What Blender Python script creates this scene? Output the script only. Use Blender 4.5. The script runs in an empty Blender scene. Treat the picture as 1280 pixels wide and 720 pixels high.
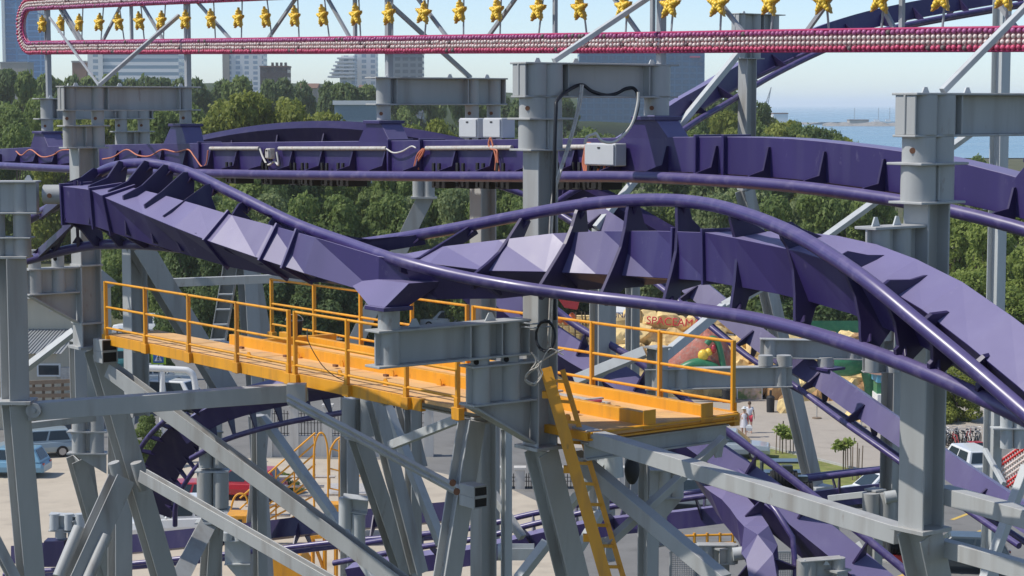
import bpy, math, random
from mathutils import Vector, Matrix, noise
R = random.Random(11)
D = bpy.data
SC = bpy.context.scene
COL = SC.collection
V3 = Vector

# ------------------------------------------------------------------ camera
FPX = 2500.0
HZ = 131.0
TH = math.atan((360.0 - HZ) / FPX)
CAMZ = 18.8
CAMP = V3((0, 0, CAMZ))
cd = D.cameras.new('camera')
cd.sensor_width = 36.0
cd.lens = 36.0 * FPX / 1280.0
cd.clip_end = 90000.0
cam = D.objects.new('camera', cd)
COL.objects.link(cam)
cam.location = CAMP
cam.rotation_euler = (math.pi / 2 - TH, 0, 0)
SC.camera = cam


def ray(px, py):
    x = (px - 640.0) / FPX
    y = (360.0 - py) / FPX
    return V3((x, math.cos(TH) + y * math.sin(TH), -math.sin(TH) + y * math.cos(TH)))


def P(px, py, Y):
    d = ray(px, py)
    return CAMP + d * (Y / d.y)


def PZ(px, py, z=0.0):
    d = ray(px, py)
    return CAMP + d * ((z - CAMZ) / d.z)


def PV(px, py, o, dr):
    """where the sight line meets the vertical plane through o along dr"""
    d = ray(px, py)
    n = V3((dr[1], -dr[0], 0))
    t = (V3((o[0], o[1], 0)) - CAMP).dot(n) / d.dot(n)
    return CAMP + d * t


U = V3((0.605, -0.796, 0.0)).normalized()     # along the platform, towards us
Vv = V3((0.796, 0.605, 0.0)).normalized()     # across it, away
ZZ = V3((0, 0, 1))


# ------------------------------------------------------------------ mesh builder
class MB:
    def __init__(s):
        s.v = []; s.f = []; s.sm = []; s.mi = []; s.cur = 0

    def add(s, vs, fs, smooth=False):
        n = len(s.v)
        s.v += [V3(a) for a in vs]
        for f in fs:
            s.f.append(tuple(n + i for i in f)); s.sm.append(smooth); s.mi.append(s.cur)

    def box(s, c, a, b, d):
        c = V3(c); a = V3(a); b = V3(b); d = V3(d)
        vs = [c + a * i + b * j + d * k for k in (-1, 1) for j in (-1, 1) for i in (-1, 1)]
        fs = [(0, 2, 3, 1), (4, 5, 7, 6), (0, 1, 5, 4), (2, 6, 7, 3), (0, 4, 6, 2), (1, 3, 7, 5)]
        if a.cross(b).dot(d) < 0:
            fs = [tuple(reversed(f)) for f in fs]
        s.add(vs, fs)

    def abox(s, x0, x1, y0, y1, z0, z1):
        s.box(((x0 + x1) / 2, (y0 + y1) / 2, (z0 + z1) / 2), ((x1 - x0) / 2, 0, 0), (0, (y1 - y0) / 2, 0), (0, 0, (z1 - z0) / 2))

    def prism(s, poly, t):
        """poly: points in a plane, t: thickness vector (centred)"""
        t = V3(t); n = len(poly)
        poly = [V3(p) for p in poly]
        vs = [p - t * .5 for p in poly] + [p + t * .5 for p in poly]
        fs = [tuple(range(n - 1, -1, -1)), tuple(range(n, 2 * n))]
        fs += [(i, (i + 1) % n, n + (i + 1) % n, n + i) for i in range(n)]
        nn = V3((0, 0, 0))
        for i in range(n):
            nn += poly[i].cross(poly[(i + 1) % n])
        if nn.dot(t) < 0:
            fs = [tuple(reversed(f)) for f in fs]
        s.add(vs, fs)

    def loft(s, rings, smooth=False, caps=True):
        n = len(rings[0]); vs = [p for r in rings for p in r]; fs = []
        for k in range(len(rings) - 1):
            for i in range(n):
                j = (i + 1) % n
                fs.append((k * n + i, k * n + j, (k + 1) * n + j, (k + 1) * n + i))
        s.add(vs, fs, smooth)
        if caps:
            m = len(s.v) - len(vs)
            if smooth:
                c0 = len(s.v); s.v += [V3(p) for p in rings[0]] + [V3(p) for p in rings[-1]]
                s.f.append(tuple(c0 + i for i in range(n - 1, -1, -1))); s.f.append(tuple(c0 + n + i for i in range(n)))
                s.sm += [False, False]; s.mi += [s.cur, s.cur]
                return
            s.f.append(tuple(m + i for i in range(n - 1, -1, -1))); s.sm.append(False); s.mi.append(s.cur)
            q = m + (len(rings) - 1) * n
            s.f.append(tuple(q + i for i in range(n))); s.sm.append(False); s.mi.append(s.cur)

    def cyl(s, p0, p1, r, n=18, r1=None):
        p0 = V3(p0); p1 = V3(p1); d = (p1 - p0).normalized()
        a = d.orthogonal().normalized(); b = d.cross(a)
        if r1 is None: r1 = r
        s.loft([[p + (a * math.cos(2 * math.pi * i / n) + b * math.sin(2 * math.pi * i / n)) * q for i in range(n)] for p, q in ((p0, r), (p1, r1))], True)

    def tube(s, pts, r, n=10, caps=True):
        pts = [V3(p) for p in pts]
        rings = []; a = None
        for k, p in enumerate(pts):
            d = (pts[min(k + 1, len(pts) - 1)] - pts[max(k - 1, 0)])
            if d.length < 1e-9: d = V3((0, 0, 1))
            d.normalize()
            if a is None: a = d.orthogonal()
            a = (a - d * a.dot(d)).normalized(); b = d.cross(a)
            rr = r[k] if isinstance(r, (list, tuple)) else r
            rings.append([p + (a * math.cos(2 * math.pi * i / n) + b * math.sin(2 * math.pi * i / n)) * rr for i in range(n)])
        s.loft(rings, True, caps)

    def beam(s, p0, p1, w, h, kind='H', ref=None, t=0.028):
        """w along ref (flange width), h across (web height)"""
        p0 = V3(p0); p1 = V3(p1); d = (p1 - p0).normalized()
        ref = V3(ref) if ref is not None else Vv
        a = ref - d * ref.dot(d)
        if a.length < 1e-4: a = d.orthogonal()
        a.normalize(); b = d.cross(a)
        W = w / 2; H = h / 2; T = t / 2
        if kind == 'H':
            q = [(-W, -H), (W, -H), (W, -H + t), (T, -H + t), (T, H - t), (W, H - t), (W, H), (-W, H), (-W, H - t), (-T, H - t), (-T, -H + t), (-W, -H + t)]
        elif kind == 'C':
            q = [(-W, -H), (W, -H), (W, -H + t), (-W + t, -H + t), (-W + t, H - t), (W, H - t), (W, H), (-W, H)]
        else:
            q = [(-W, -H), (W, -H), (W, H), (-W, H)]
        s.loft([[p + a * x + b * y for x, y in q] for p in (p0, p1)])

    def ball(s, c, r, n=10, m=6, sc=(1, 1, 1)):
        c = V3(c); rings = []
        for k in range(1, m):
            ph = math.pi * k / m
            rings.append([c + V3((math.sin(ph) * math.cos(2 * math.pi * i / n) * r * sc[0], math.sin(ph) * math.sin(2 * math.pi * i / n) * r * sc[1], -math.cos(ph) * r * sc[2])) for i in range(n)])
        b = len(s.v)
        s.loft(rings, True, False)
        e = len(s.v)
        s.v += [c - V3((0, 0, r * sc[2])), c + V3((0, 0, r * sc[2]))]
        q = b + (m - 2) * n
        for i in range(n):
            s.f.append((e, b + (i + 1) % n, b + i)); s.sm.append(True); s.mi.append(s.cur)
            s.f.append((e + 1, q + i, q + (i + 1) % n)); s.sm.append(True); s.mi.append(s.cur)

    def build(s, name, mat, parent=None, bevel=0.0, fix=True):
        me = D.meshes.new(name)
        off = parent_loc(parent)
        me.from_pydata([tuple(p - off) for p in s.v], [], s.f)
        me.polygons.foreach_set('use_smooth', s.sm)
        mats = mat if isinstance(mat, (list, tuple)) else [mat]
        for m in mats: me.materials.append(m)
        if len(mats) > 1: me.polygons.foreach_set('material_index', s.mi)
        me.update()
        o = D.objects.new(name, me)
        COL.objects.link(o)
        if parent is not None: o.parent = parent
        if bevel > 0:
            b = o.modifiers.new('bevel', 'BEVEL'); b.width = bevel; b.segments = 1; b.limit_method = 'ANGLE'; b.angle_limit = math.radians(50)
        return o


def parent_loc(p):
    l = V3((0, 0, 0))
    while p is not None:
        l += p.location; p = p.parent
    return l


def thing(name, label, cat, loc=(0, 0, 0), group=None):
    o = D.objects.new(name, None)
    o.empty_display_size = 0.3
    COL.objects.link(o); o.location = loc
    return tag(o, label, cat, group)


def tag(o, label, cat, group=None):
    o['label'] = label; o['category'] = cat
    if group: o['group'] = group
    return o


def struct(o, kind='structure'):
    o['kind'] = kind
    return o


def copy_thing(t, loc=None, label=None, rz=None, sc=None):
    r = t.copy(); COL.objects.link(r)
    if loc is not None: r.location = loc
    if rz is not None: r.rotation_euler = (0, 0, rz)
    if sc is not None: r.scale = sc if isinstance(sc, (tuple, list)) else (sc, sc, sc)
    if label: r['label'] = label
    for ch in list(t.children):
        c = ch.copy(); COL.objects.link(c); c.parent = r
        for g in list(ch.children):
            e = g.copy(); COL.objects.link(e); e.parent = c
    return r


def cr(pts, k):
    """Catmull-Rom through points (any dimension lists), k steps per span"""
    pts = [V3(p) for p in pts]
    q = [pts[0] * 2 - pts[1]] + pts + [pts[-1] * 2 - pts[-2]]
    out = []
    for i in range(1, len(q) - 2):
        a, b, c, d = q[i - 1:i + 3]
        for j in range(k):
            t = j / k
            out.append(.5 * ((2 * b) + (c - a) * t + (2 * a - 5 * b + 4 * c - d) * t * t + (3 * b - a - 3 * c + d) * t ** 3))
    out.append(pts[-1])
    return out


def interp(tab, x):
    if x <= tab[0][0]: return tab[0][1]
    for (a, b), (c, d) in zip(tab, tab[1:]):
        if x <= c: return b + (d - b) * (x - a) / (c - a)
    return tab[-1][1]


# ------------------------------------------------------------------ materials
def mk(name, base_, *a, dust_sheen=None, rust=None, **k):
    m = mk0(name, base_, *a, **k)
    if rust:
        nt = m.node_tree; N = nt.nodes; L = nt.links; b = N['Principled BSDF']
        src = b.inputs['Base Color'].links[0].from_socket
        g = N.new('ShaderNodeNewGeometry'); mp = N.new('ShaderNodeMapping'); mp.inputs['Scale'].default_value = (1, 1, rust[3]); L.new(g.outputs['Position'], mp.inputs[0])
        nz = N.new('ShaderNodeTexNoise'); nz.inputs['Scale'].default_value = rust[1]; nz.inputs['Detail'].default_value = 9; nz.inputs['Roughness'].default_value = .7; L.new(mp.outputs[0], nz.inputs[0])
        mr = N.new('ShaderNodeMapRange'); mr.inputs['From Min'].default_value = .62; mr.inputs['From Max'].default_value = .72; mr.inputs['To Max'].default_value = rust[2]; L.new(nz.outputs[0], mr.inputs[0])
        mx = N.new('ShaderNodeMix'); mx.data_type = 'RGBA'; L.new(mr.outputs[0], mx.inputs[0]); L.new(src, mx.inputs[6]); mx.inputs[7].default_value = (*rust[0], 1)
        L.new(mx.outputs[2], b.inputs['Base Color'])
    if dust_sheen:  # paler upward faces: dust, plus sun and sky sheen painted into the violet
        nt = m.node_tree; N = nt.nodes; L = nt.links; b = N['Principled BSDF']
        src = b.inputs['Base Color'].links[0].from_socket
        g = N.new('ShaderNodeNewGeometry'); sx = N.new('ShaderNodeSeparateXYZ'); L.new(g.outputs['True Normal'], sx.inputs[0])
        mr = N.new('ShaderNodeMapRange'); mr.inputs['From Min'].default_value = .15; mr.inputs['From Max'].default_value = .95; mr.inputs['To Min'].default_value = 0; mr.inputs['To Max'].default_value = dust_sheen[1]; L.new(sx.outputs[2], mr.inputs[0])
        mx = N.new('ShaderNodeMix'); mx.data_type = 'RGBA'; L.new(mr.outputs[0], mx.inputs[0]); L.new(src, mx.inputs[6]); mx.inputs[7].default_value = (*dust_sheen[0], 1)
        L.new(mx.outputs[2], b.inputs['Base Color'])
    return m


def mk0(name, base, rough=0.5, metal=0.0, var=0.12, scale=3.0, dirt=None, dirt_amt=0.0, streak=False, bump=0.0, bscale=30.0, spec=0.5, coat=0.0):
    m = D.materials.new(name); m.use_nodes = True
    nt = m.node_tree; N = nt.nodes; L = nt.links
    b = N['Principled BSDF']
    b.inputs['Roughness'].default_value = rough; b.inputs['Metallic'].default_value = metal
    b.inputs['Specular IOR Level'].default_value = spec
    b.inputs['Coat Weight'].default_value = coat
    geo = N.new('ShaderNodeNewGeometry')
    mp = N.new('ShaderNodeMapping'); L.new(geo.outputs['Position'], mp.inputs[0])
    if streak: mp.inputs['Scale'].default_value = (1, 1, .16)
    nz = N.new('ShaderNodeTexNoise'); nz.inputs['Scale'].default_value = scale; nz.inputs['Detail'].default_value = 6; nz.inputs['Roughness'].default_value = .65
    L.new(mp.outputs[0], nz.inputs[0])
    mr = N.new('ShaderNodeMapRange'); mr.inputs['From Min'].default_value = .25; mr.inputs['From Max'].default_value = .75
    mr.inputs['To Min'].default_value = 1 - var; mr.inputs['To Max'].default_value = 1 + var
    L.new(nz.outputs[0], mr.inputs[0])
    mu = N.new('ShaderNodeVectorMath'); mu.operation = 'SCALE'; mu.inputs[0].default_value = base
    L.new(mr.outputs[0], mu.inputs['Scale'])
    out = mu.outputs[0]
    if dirt:
        n2 = N.new('ShaderNodeTexNoise'); n2.inputs['Scale'].default_value = scale * 2.3; n2.inputs['Detail'].default_value = 8
        mp2 = N.new('ShaderNodeMapping'); mp2.inputs['Location'].default_value = (7, 3, 1)
        if streak: mp2.inputs['Scale'].default_value = (1, 1, .1)
        L.new(geo.outputs['Position'], mp2.inputs[0]); L.new(mp2.outputs[0], n2.inputs[0])
        r2 = N.new('ShaderNodeMapRange'); r2.inputs['From Min'].default_value = .52; r2.inputs['From Max'].default_value = .75
        r2.inputs['To Min'].default_value = 0; r2.inputs['To Max'].default_value = dirt_amt
        L.new(n2.outputs[0], r2.inputs[0])
        mx = N.new('ShaderNodeMix'); mx.data_type = 'RGBA'
        L.new(r2.outputs[0], mx.inputs[0]); L.new(out, mx.inputs[6]); mx.inputs[7].default_value = (*dirt, 1)
        out = mx.outputs[2]
    L.new(out, b.inputs['Base Color'])
    rr = N.new('ShaderNodeMapRange'); rr.inputs['To Min'].default_value = max(.02, rough - .1); rr.inputs['To Max'].default_value = min(1, rough + .12)
    L.new(nz.outputs[0], rr.inputs[0]); L.new(rr.outputs[0], b.inputs['Roughness'])
    if bump > 0:
        n3 = N.new('ShaderNodeTexNoise'); n3.inputs['Scale'].default_value = bscale; n3.inputs['Detail'].default_value = 4
        L.new(geo.outputs['Position'], n3.inputs[0])
        bp = N.new('ShaderNodeBump'); bp.inputs['Strength'].default_value = bump; bp.inputs['Distance'].default_value = .02
        L.new(n3.outputs[0], bp.inputs['Height']); L.new(bp.outputs[0], b.inputs['Normal'])
    return m


M = {}
M['steel'] = mk('grey steel paint', (.39, .395, .385), .5, 0, .14, 1.3, (.17, .135, .105), .55, True, dust_sheen=((.45, .44, .42), .35), rust=((.17, .10, .06), 3.5, .6, .3))
M['steel2'] = mk('pale galvanised steel', (.50, .52, .52), .5, .0, .10, 2.0, (.3, .26, .22), .35, True)
M['purple'] = mk('violet gloss paint', (.031, .0185, .108), .44, 0, .2, 1.0, (.11, .10, .19), .4, True, spec=.6, dust_sheen=((.39, .35, .55), .48), rust=((.17, .15, .24), 5, .5, .5))  # lavender tops: sheen put into the colour along with weathering
M['purple_rail'] = mk('violet rail paint', (.040, .025, .122), .34, 0, .16, 2.5, (.2, .16, .26), .45, False, spec=.7, dust_sheen=((.3, .26, .44), .3), rust=((.13, .09, .10), 6, .45, 1))
M['purple_dark'] = mk('dark violet paint', (.026, .016, .07), .42, 0, .15, 1.5, (.1, .08, .12), .3, True)
M['yellow'] = mk('safety yellow paint', (.76, .34, .018), .48, 0, .14, 2.2, (.36, .16, .05), .55, True, rust=((.2, .09, .04), 7, .6, .4))
M['deck'] = mk('worn plywood deck', (.72, .43, .18), .75, 0, .16, 1.1, (.42, .28, .17), .75, False, .25, 60)
M['hole'] = mk('dark hollow', (.02, .017, .015), .9)
M['black'] = mk('black rubber', (.018, .018, .02), .7)
M['cable'] = mk('black cable', (.012, .014, .02), .5)
M['orange_cable'] = mk('orange cable', (.6, .2, .11), .5)
M['white_cable'] = mk('white cable', (.62, .6, .55), .5)
M['conduit'] = mk('galvanised conduit', (.52, .49, .44), .45, .1, .2, 8, (.3, .13, .05), .6)
M['boxgrey'] = mk('pale enclosure', (.52, .53, .54), .45, 0, .05, 3)
M['rust'] = mk('rust', (.2, .09, .05), .85)
M['pink'] = mk('magenta sign paint', (.42, .03, .12), .4, 0, .1, 4)
M['bulb_white'] = mk('white bulb', (.68, .57, .53), .3, 0, .25, 7)
M['bulb_red'] = mk('crimson bulb', (.56, .08, .16), .35, 0, .3, 6)
M['bulb_purple'] = mk('plum bulb', (.38, .1, .24), .35, 0, .3, 6)
M['bulb_yellow'] = mk('yellow bulb', (.88, .58, .06), .35, 0, .25, 12)
M['bulb_dead'] = mk('dead grey bulb', (.16, .12, .12), .5)
M['bulb_orange'] = mk('orange bulb', (.7, .15, .03), .35)
M['gold'] = mk('gold star', (.55, .33, .05), .45)
M['bracegrey'] = mk('sign frame steel', (.34, .35, .36), .45, .1)


# ================================================================== steel structure
def L2(s): return V3((2.16, 30.0, 0)) + U * s
def s_of_px(px, off=0.0):
    p = PV(px, 200, L2(0) + Vv * off, U)
    return (p - L2(0)).dot(U)


def hanger(T, pos, d, L, zt, r, ds, wc, zbot, holes=True, armext=.28):
    """column head with pipe stubs, cantilever arm and shaft, as parts of T"""
    pos = V3((pos[0], pos[1], 0)); d = V3(d).normalized(); n = ZZ.cross(d)
    st = M['steel']
    at = lambda s, z, k=0: pos + d * s + n * k + ZZ * z
    s0 = -ds / 2 - r - .06
    m = MB()
    m.box(at((s0 + L + armext) / 2, zt - .014), d * ((L + armext - s0) / 2), n * .19, ZZ * .014)
    m.box(at((s0 + L + armext) / 2, zt - .486), d * ((L + armext - s0) / 2), n * .17, ZZ * .014)
    m.box(at((s0 + L) / 2, zt - .25), d * ((L - s0) / 2), n * .016, ZZ * .222)
    for s in (-ds / 2, ds / 2):
        m.cyl(at(s, zt - .472), at(s, zt - .028), r)
    m.cyl(at(L, zt - .472), at(L, zt - .028), r)
    for s in (s0 + .03, ds / 2 + r + .05, L - r - .06):
        m.box(at(s, zt - .25), d * .012, n * .15, ZZ * .222)
    m.build('arm', st, T, .006)
    m = MB()
    m.cyl(at(L, zt - .5), at(L, zt - .76), r * .93)
    m.build('hanger_pipe', st, T)
    m = MB()
    for s in (-ds / 2, ds / 2):
        m.cyl(at(s, zt - .5), at(s, zt - .785), r * .95)
    m.build('adjuster_pipes', st, T)
    m = MB()
    m.box(at(0, zt - .80), d * (ds / 2 + r + .05), n * (r + .06), ZZ * .015)
    m.box(at(0, zt - 1.24), d * (ds / 2 + r + .02), n * (r + .05), ZZ * .015)
    for s in (-ds / 2, ds / 2):
        m.cyl(at(s, zt - 1.225), at(s, zt - .815), r)
    m.box(at(0, zt - 1.02), d * (ds / 2), n * .02, ZZ * .2)
    m.box(at(0, zt - 1.02), d * .014, n * (r * .9), ZZ * .2)
    m.build('column_head', st, T, .006)
    m = MB()
    m.beam(pos + ZZ * zbot, pos + ZZ * (zt - 1.255), wc, wc, 'H', n)
    m.build('shaft', st, T, .006)
    if holes:
        m = MB()
        for s in (-ds / 2, ds / 2, L):
            c = at(s, zt - .65)
            q = (CAMP - c); q.z = 0; q.normalize()
            side = V3((q.y, -q.x, 0)) * .35 * r
            rr = (r * .95) * math.sqrt(1 - .13)
            m.cyl(c + q * (rr - .03) + side, c + q * (rr + .008) + side, .034, 12)
        m.build('bolt_hole', M['rust'], T)
    m = MB()
    for s in (s0 + .35, ds / 2 + .5, L - .1):
        c = at(s, zt)
        m.prism([c - d * .06, c + d * .06, c + d * .025 + ZZ * .065, c - d * .025 + ZZ * .065], n * .02)
    m.build('lifting_lug', M['steel2'], T)


def leg(T, p, q, w, kind='H', ref=None, ground=False, name='leg', mat='steel', h=None):
    p = V3(p); q = V3(q)
    if ground and q.z > 0:
        t = p.z / (p.z - q.z)
        q = p + (q - p) * t
    m = MB(); m.beam(p, q, w, h or w, kind, ref if ref is not None else Vv)
    return m.build(name, M[mat], T, .006)


def flange(T, p, a, b, t=.03, name='base_flange', up=None):
    m = MB(); up = up or ZZ
    m.box(p, V3(a), V3(b), up * t)
    return m.build(name, M['steel'], T, .004)


# ---- central column
c0 = L2(0) - Vv * 2.2
zt = P(668, 78, c0.y).z
T668 = thing('support_column', 'tall grey column in the middle of the picture with the ladder leaning on it', 'column', (c0.x, c0.y, 0), 'grey coaster support columns')
zb = P(668, 556, c0.y).z
hanger(T668, c0, Vv, 2.2, zt, .205, .29, .365, zb)
flange(T668, c0 + ZZ * (zb - .02), U * .27, Vv * .27, .025)
# lower bracket
zA = P(600, 458, 27.9).z; zB = P(600, 506, 27.9).z
dn = -Vv
def brk(T, pos, d, s1, za, zb, zg, r=.15, ss=(.5, 1.05), smax=1.3, pipes=None, holes=True, w0=.19):
    pos = V3((pos[0], pos[1], 0)); n = ZZ.cross(d); m = MB()
    at = lambda s, z, k=0: pos + d * s + n * k + ZZ * z
    m.box(at((smax + w0) / 2, za), d * ((smax - w0) / 2), n * .18, ZZ * .016)
    m.box(at((smax + w0) / 2, zb), d * ((smax - w0) / 2), n * .18, ZZ * .016)
    m.box(at((smax + w0) / 2, (za + zb) / 2), d * ((smax - w0) / 2), n * .016, ZZ * ((za - zb) / 2 - .016))
    for s in ss: m.cyl(at(s, zb + .016), at(s, za - .016), r)
    m.build('bracket', M['steel'], T, .005)
    m = MB()
    m.prism([at(w0, zb - .016), at(smax - .1, zb - .016), at(w0 + .02, zg)], n * .03)
    m.beam(at(smax - .08, zb - .04), at(w0, zg), .3, .03, 'box', n)
    m.build('gusset', M['steel'], T, .004)
    if pipes:
        m = MB()
        for s in ss: m.cyl(at(s, za + .016), at(s, pipes), r * .9)
        m.build('adjuster_pipes', M['steel'], T)
        if holes:
            m = MB()
            for s in ss:
                c = at(s, (za + pipes) / 2); q = (CAMP - c); q.z = 0; q.normalize()
                side = V3((q.y, -q.x, 0)) * .05
                m.cyl(c + q * (r * .85 - .04) + side, c + q * (r * .86 + .005) + side, .04, 12)
            m.build('bolt_hole', M['hole'], T)


zP = P(610, 445, 28.1).z
brk(T668, c0, -Vv, 1.3, zA, zB, zb + .06, .15, (.55, 1.08), 1.32, zP)
# arm carrying the near track
m = MB(); n2 = U
za2 = P(640, 399, c0.y - .2).z
zlow = zP
at = lambda s, z, k=0: V3((c0.x, c0.y, 0)) - Vv * s + n2 * k + ZZ * z
m.box(at(1.6, za2), Vv * 1.3, n2 * .18, ZZ * .016)
m.box(at(1.6, zlow), Vv * 1.3, n2 * .18, ZZ * .016)
m.box(at(1.6, (za2 + zlow) / 2), Vv * 1.25, n2 * .016, ZZ * ((za2 - zlow) / 2 - .016))
for s in (.55, 1.08, 2.62): m.cyl(at(s, zlow + .01), at(s, za2 - .01), .15)
for s in (.32, .8, 1.35): m.box(at(s, (za2 + zlow) / 2), Vv * .012, n2 * .16, ZZ * ((za2 - zlow) / 2 - .016))
m.build('arm', M['steel'], T668, .005)
m = MB()
zcone = P(490, 388, 27.0).z
m.cyl(at(2.62, za2), at(2.62, zcone), .15)
m.build('hanger_pipe', M['steel'], T668)
m = MB()
for s in (.9, 2.2): m.prism([at(s - .1, za2 + .01), at(s + .1, za2 + .01), at(s + .03, za2 + .13), at(s - .03, za2 + .13)], n2 * .02)
m.build('lifting_lug', M['steel2'], T668)
leg(T668, P(676, 562, 28.67), P(719, 735, 29.3), .36, ground=True)
leg(T668, P(590, 525, 30.3), P(558, 725, 30.0), .31, ground=True)
cone1 = at(2.62, zcone)
# braces bolted to it
def brace(T, a, b, w, kind='box', ref=None, mat='steel', ends=True, h=None):
    p = P(*a); q = P(*b)
    o = leg(T, p, q, w, kind, ref, name='brace', mat=mat, h=h)
    return o
brace(T668, (360, 495, 32.5), (592, 620, 29.8), .085, 'box', U, h=.06)
brace(T668, (360, 502, 32.7), (592, 627, 29.8), .085, 'box', -U, h=.06)
m = MB()
pe = P(592, 619, 29.7)
for k in (-1, 1):
    c = pe + ZZ * (.085 * k)
    for a_, b_ in ((ZZ, U), (-ZZ, U)): m.box(c + ZZ * .075 * (1 if a_.z > 0 else -1), U * .19, Vv * .12, ZZ * .012)
    m.box(c - Vv * .12, U * .19, Vv * .01, ZZ * .08); m.box(c + Vv * .12, U * .19, Vv * .01, ZZ * .08)
m.build('brace_end', M['steel'], T668, .003)
m = MB()
for k in (-1, 1): m.box(pe + ZZ * (.085 * k) + U * .1, U * .08, Vv * .105, ZZ * .06)
m.build('hollow_end', M['hole'], T668)
m = MB()
for (x, y) in ((571, 614), (566, 603)): 
    c = P(x, y, 29.4); m.cyl(c, c - V3((.0, .06, 0)), .05, 10)
m.build('bolt', M['rust'], T668)

# ---- column at the left end of the platform
c1 = L2(14.9 * -1) * 1
c1 = L2(s_of_px(230)) ; c1 = c1 - Vv * 2.25
T110 = thing('support_column', 'tall grey column at the far left end of the yellow platform', 'column', (c1.x, c1.y, 0), 'grey coaster support columns')
zt1 = P(110, 107.5, c1.y).z
zb1 = P(112, 432, c1.y).z
hanger(T110, c1, Vv, 2.3, zt1, .135, .62, .45, zb1)
flange(T110, c1 + ZZ * (zb1 - .02), U * .3, Vv * .3, .03)
brk(T110, c1, -Vv, 1.3, P(60, 336, 39.9).z, P(60, 367, 39.9).z, P(98, 402, 40.5).z, .14, (.62, 1.12), 1.32, P(60, 312, 39.9).z, w0=.235)
for yy in (331, 403):
    flange(T110, V3((c1.x, c1.y, P(112, yy, c1.y).z)), U * .25, Vv * .25, .02, 'stiffener')
leg(T110, P(122, 438, 40.57), P(206, 725, 41.6), .42, ground=True)
m = MB()   # sleeve on the leg
for k in (-1, 1):
    m.cyl(P(160 + k * 14 - 4, 578, 40.6), P(160 + k * 14 + 6, 612, 40.7), .12)
m.build('leg_sleeve', M['steel'], T110)
pe = P(132, 438, 40.0); m = MB()
for k in (-1, 1):
    c = pe + ZZ * (.12 * k)
    m.box(c + ZZ * .11, U * .2, Vv * .16, ZZ * .012); m.box(c - ZZ * .11, U * .2, Vv * .16, ZZ * .012)
    m.box(c - Vv * .16, U * .2, Vv * .012, ZZ * .11); m.box(c + Vv * .16, U * .2, Vv * .012, ZZ * .11)
m.build('brace_end', M['steel'], T110, .003)
m = MB()
for k in (-1, 1): m.box(pe + ZZ * (.12 * k) + U * .1, U * .085, Vv * .145, ZZ * .095)
m.build('hollow_end', M['hole'], T110)
brace(T110, (138, 462, 40), (520, 742, 36.5), .3, 'H', ZZ, h=.24)
brace(T110, (178, 594, 40.3), (420, 732, 37), .25, 'H', ZZ, h=.2)
leg(T110, P(152, 598, 40.3), P(95, 722, 39.4), .42, ground=True)
m = MB()
for k in (-1, 1):
    m.cyl(P(116 + k * 17, 664 + k * 5, 39.7), P(90 + k * 17, 726 + k * 5, 39.2), .12)
m.build('leg_sleeve', M['steel'], T110)

# ---- leftmost column
c2 = P(17, 400, 34.0); c2.z = 0
T18 = thing('support_column', 'grey column cut by the left edge of the picture, joined to the twisted violet track by a short pipe', 'column', (c2.x, c2.y, 0), 'grey coaster support columns')
m = MB()
za = P(20, 227, 34).z; zb_ = P(20, 266, 34).z; zc = P(20, 321, 34).z; zd = P(20, 500, 34).z
m.box(c2 + V3((-.3, 0, za)), V3((.78, 0, 0)), V3((0, .2, 0)), ZZ * .016)
m.box(c2 + V3((-.3, 0, zb_)), V3((.78, 0, 0)), V3((0, .2, 0)), ZZ * .016)
m.box(c2 + V3((-.3, 0, (za + zb_) / 2)), V3((.76, 0, 0)), V3((0, .1, 0)), ZZ * ((za - zb_) / 2 - .016))
for x in (-.26, .18): m.cyl(c2 + V3((x, 0, zb_)), c2 + V3((x, 0, za)), .15)
m.build('arm', M['steel'], T18, .006)
m = MB()
for x in (-.26, .18): m.cyl(c2 + V3((x, 0, zc)), c2 + V3((x, 0, zb_ - .017)), .15)
m.box(c2 + V3((-.04, 0, zb_ - .42)), V3((.4, 0, 0)), V3((0, .18, 0)), ZZ * .014)
m.box(c2 + V3((-.04, 0, zc + .16)), V3((.2, 0, 0)), V3((0, .02, 0)), ZZ * .15)
m.build('column_head', M['steel'], T18, .005)
m = MB(); m.cyl(P(55, 243, 34), P(77, 243, 34), .165); m.build('connecting_pipe', M['steel'], T18)
m = MB(); q = P(66, 244, 34) - V3((0.02, .165, 0)); m.cyl(q + V3((0, .04, 0)), q - V3((0, .01, 0)), .04, 12); m.build('bolt_hole', M['rust'], T18)
m = MB(); m.prism([P(30, 226, 34), P(41, 226, 34), P(37, 219, 34), P(34, 219, 34)], V3((0, .03, 0))); m.build('lifting_lug', M['steel2'], T18)
flange(T18, c2 + ZZ * (zc + .0), V3((.3, 0, 0)), V3((0, .25, 0)), .02)
m = MB(); m.beam(c2 + ZZ * (zd), c2 + ZZ * (zc - .02), .36, .38, 'H', Vv); m.build('shaft', M['steel'], T18, .006)
flange(T18, c2 + ZZ * (zd - .02), V3((.32, 0, 0)), V3((0, .28, 0)), .03)
leg(T18, c2 + ZZ * (zd - .05), P(39, 725, 34.3), .37, ground=True)
brace(T18, (36, 514, 34), (385, 489, 34.5), .3, 'box', ZZ, h=.3)
brace(T18, (36, 532, 36), (120, 522, 36.3), .12, 'box', ZZ)
m = MB(); q = P(42, 513, 33.8); m.cyl(q, q - V3((0, .06, 0)), .05, 12); m.cyl(q + V3((0, .05, 0)), q - V3((0, .03, 0)), .13, 16); m.build('pin_joint', M['steel'], T18)
brace(T18, (-12, 665, 34), (24, 735, 34), .18, 'H', Vv)

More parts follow.
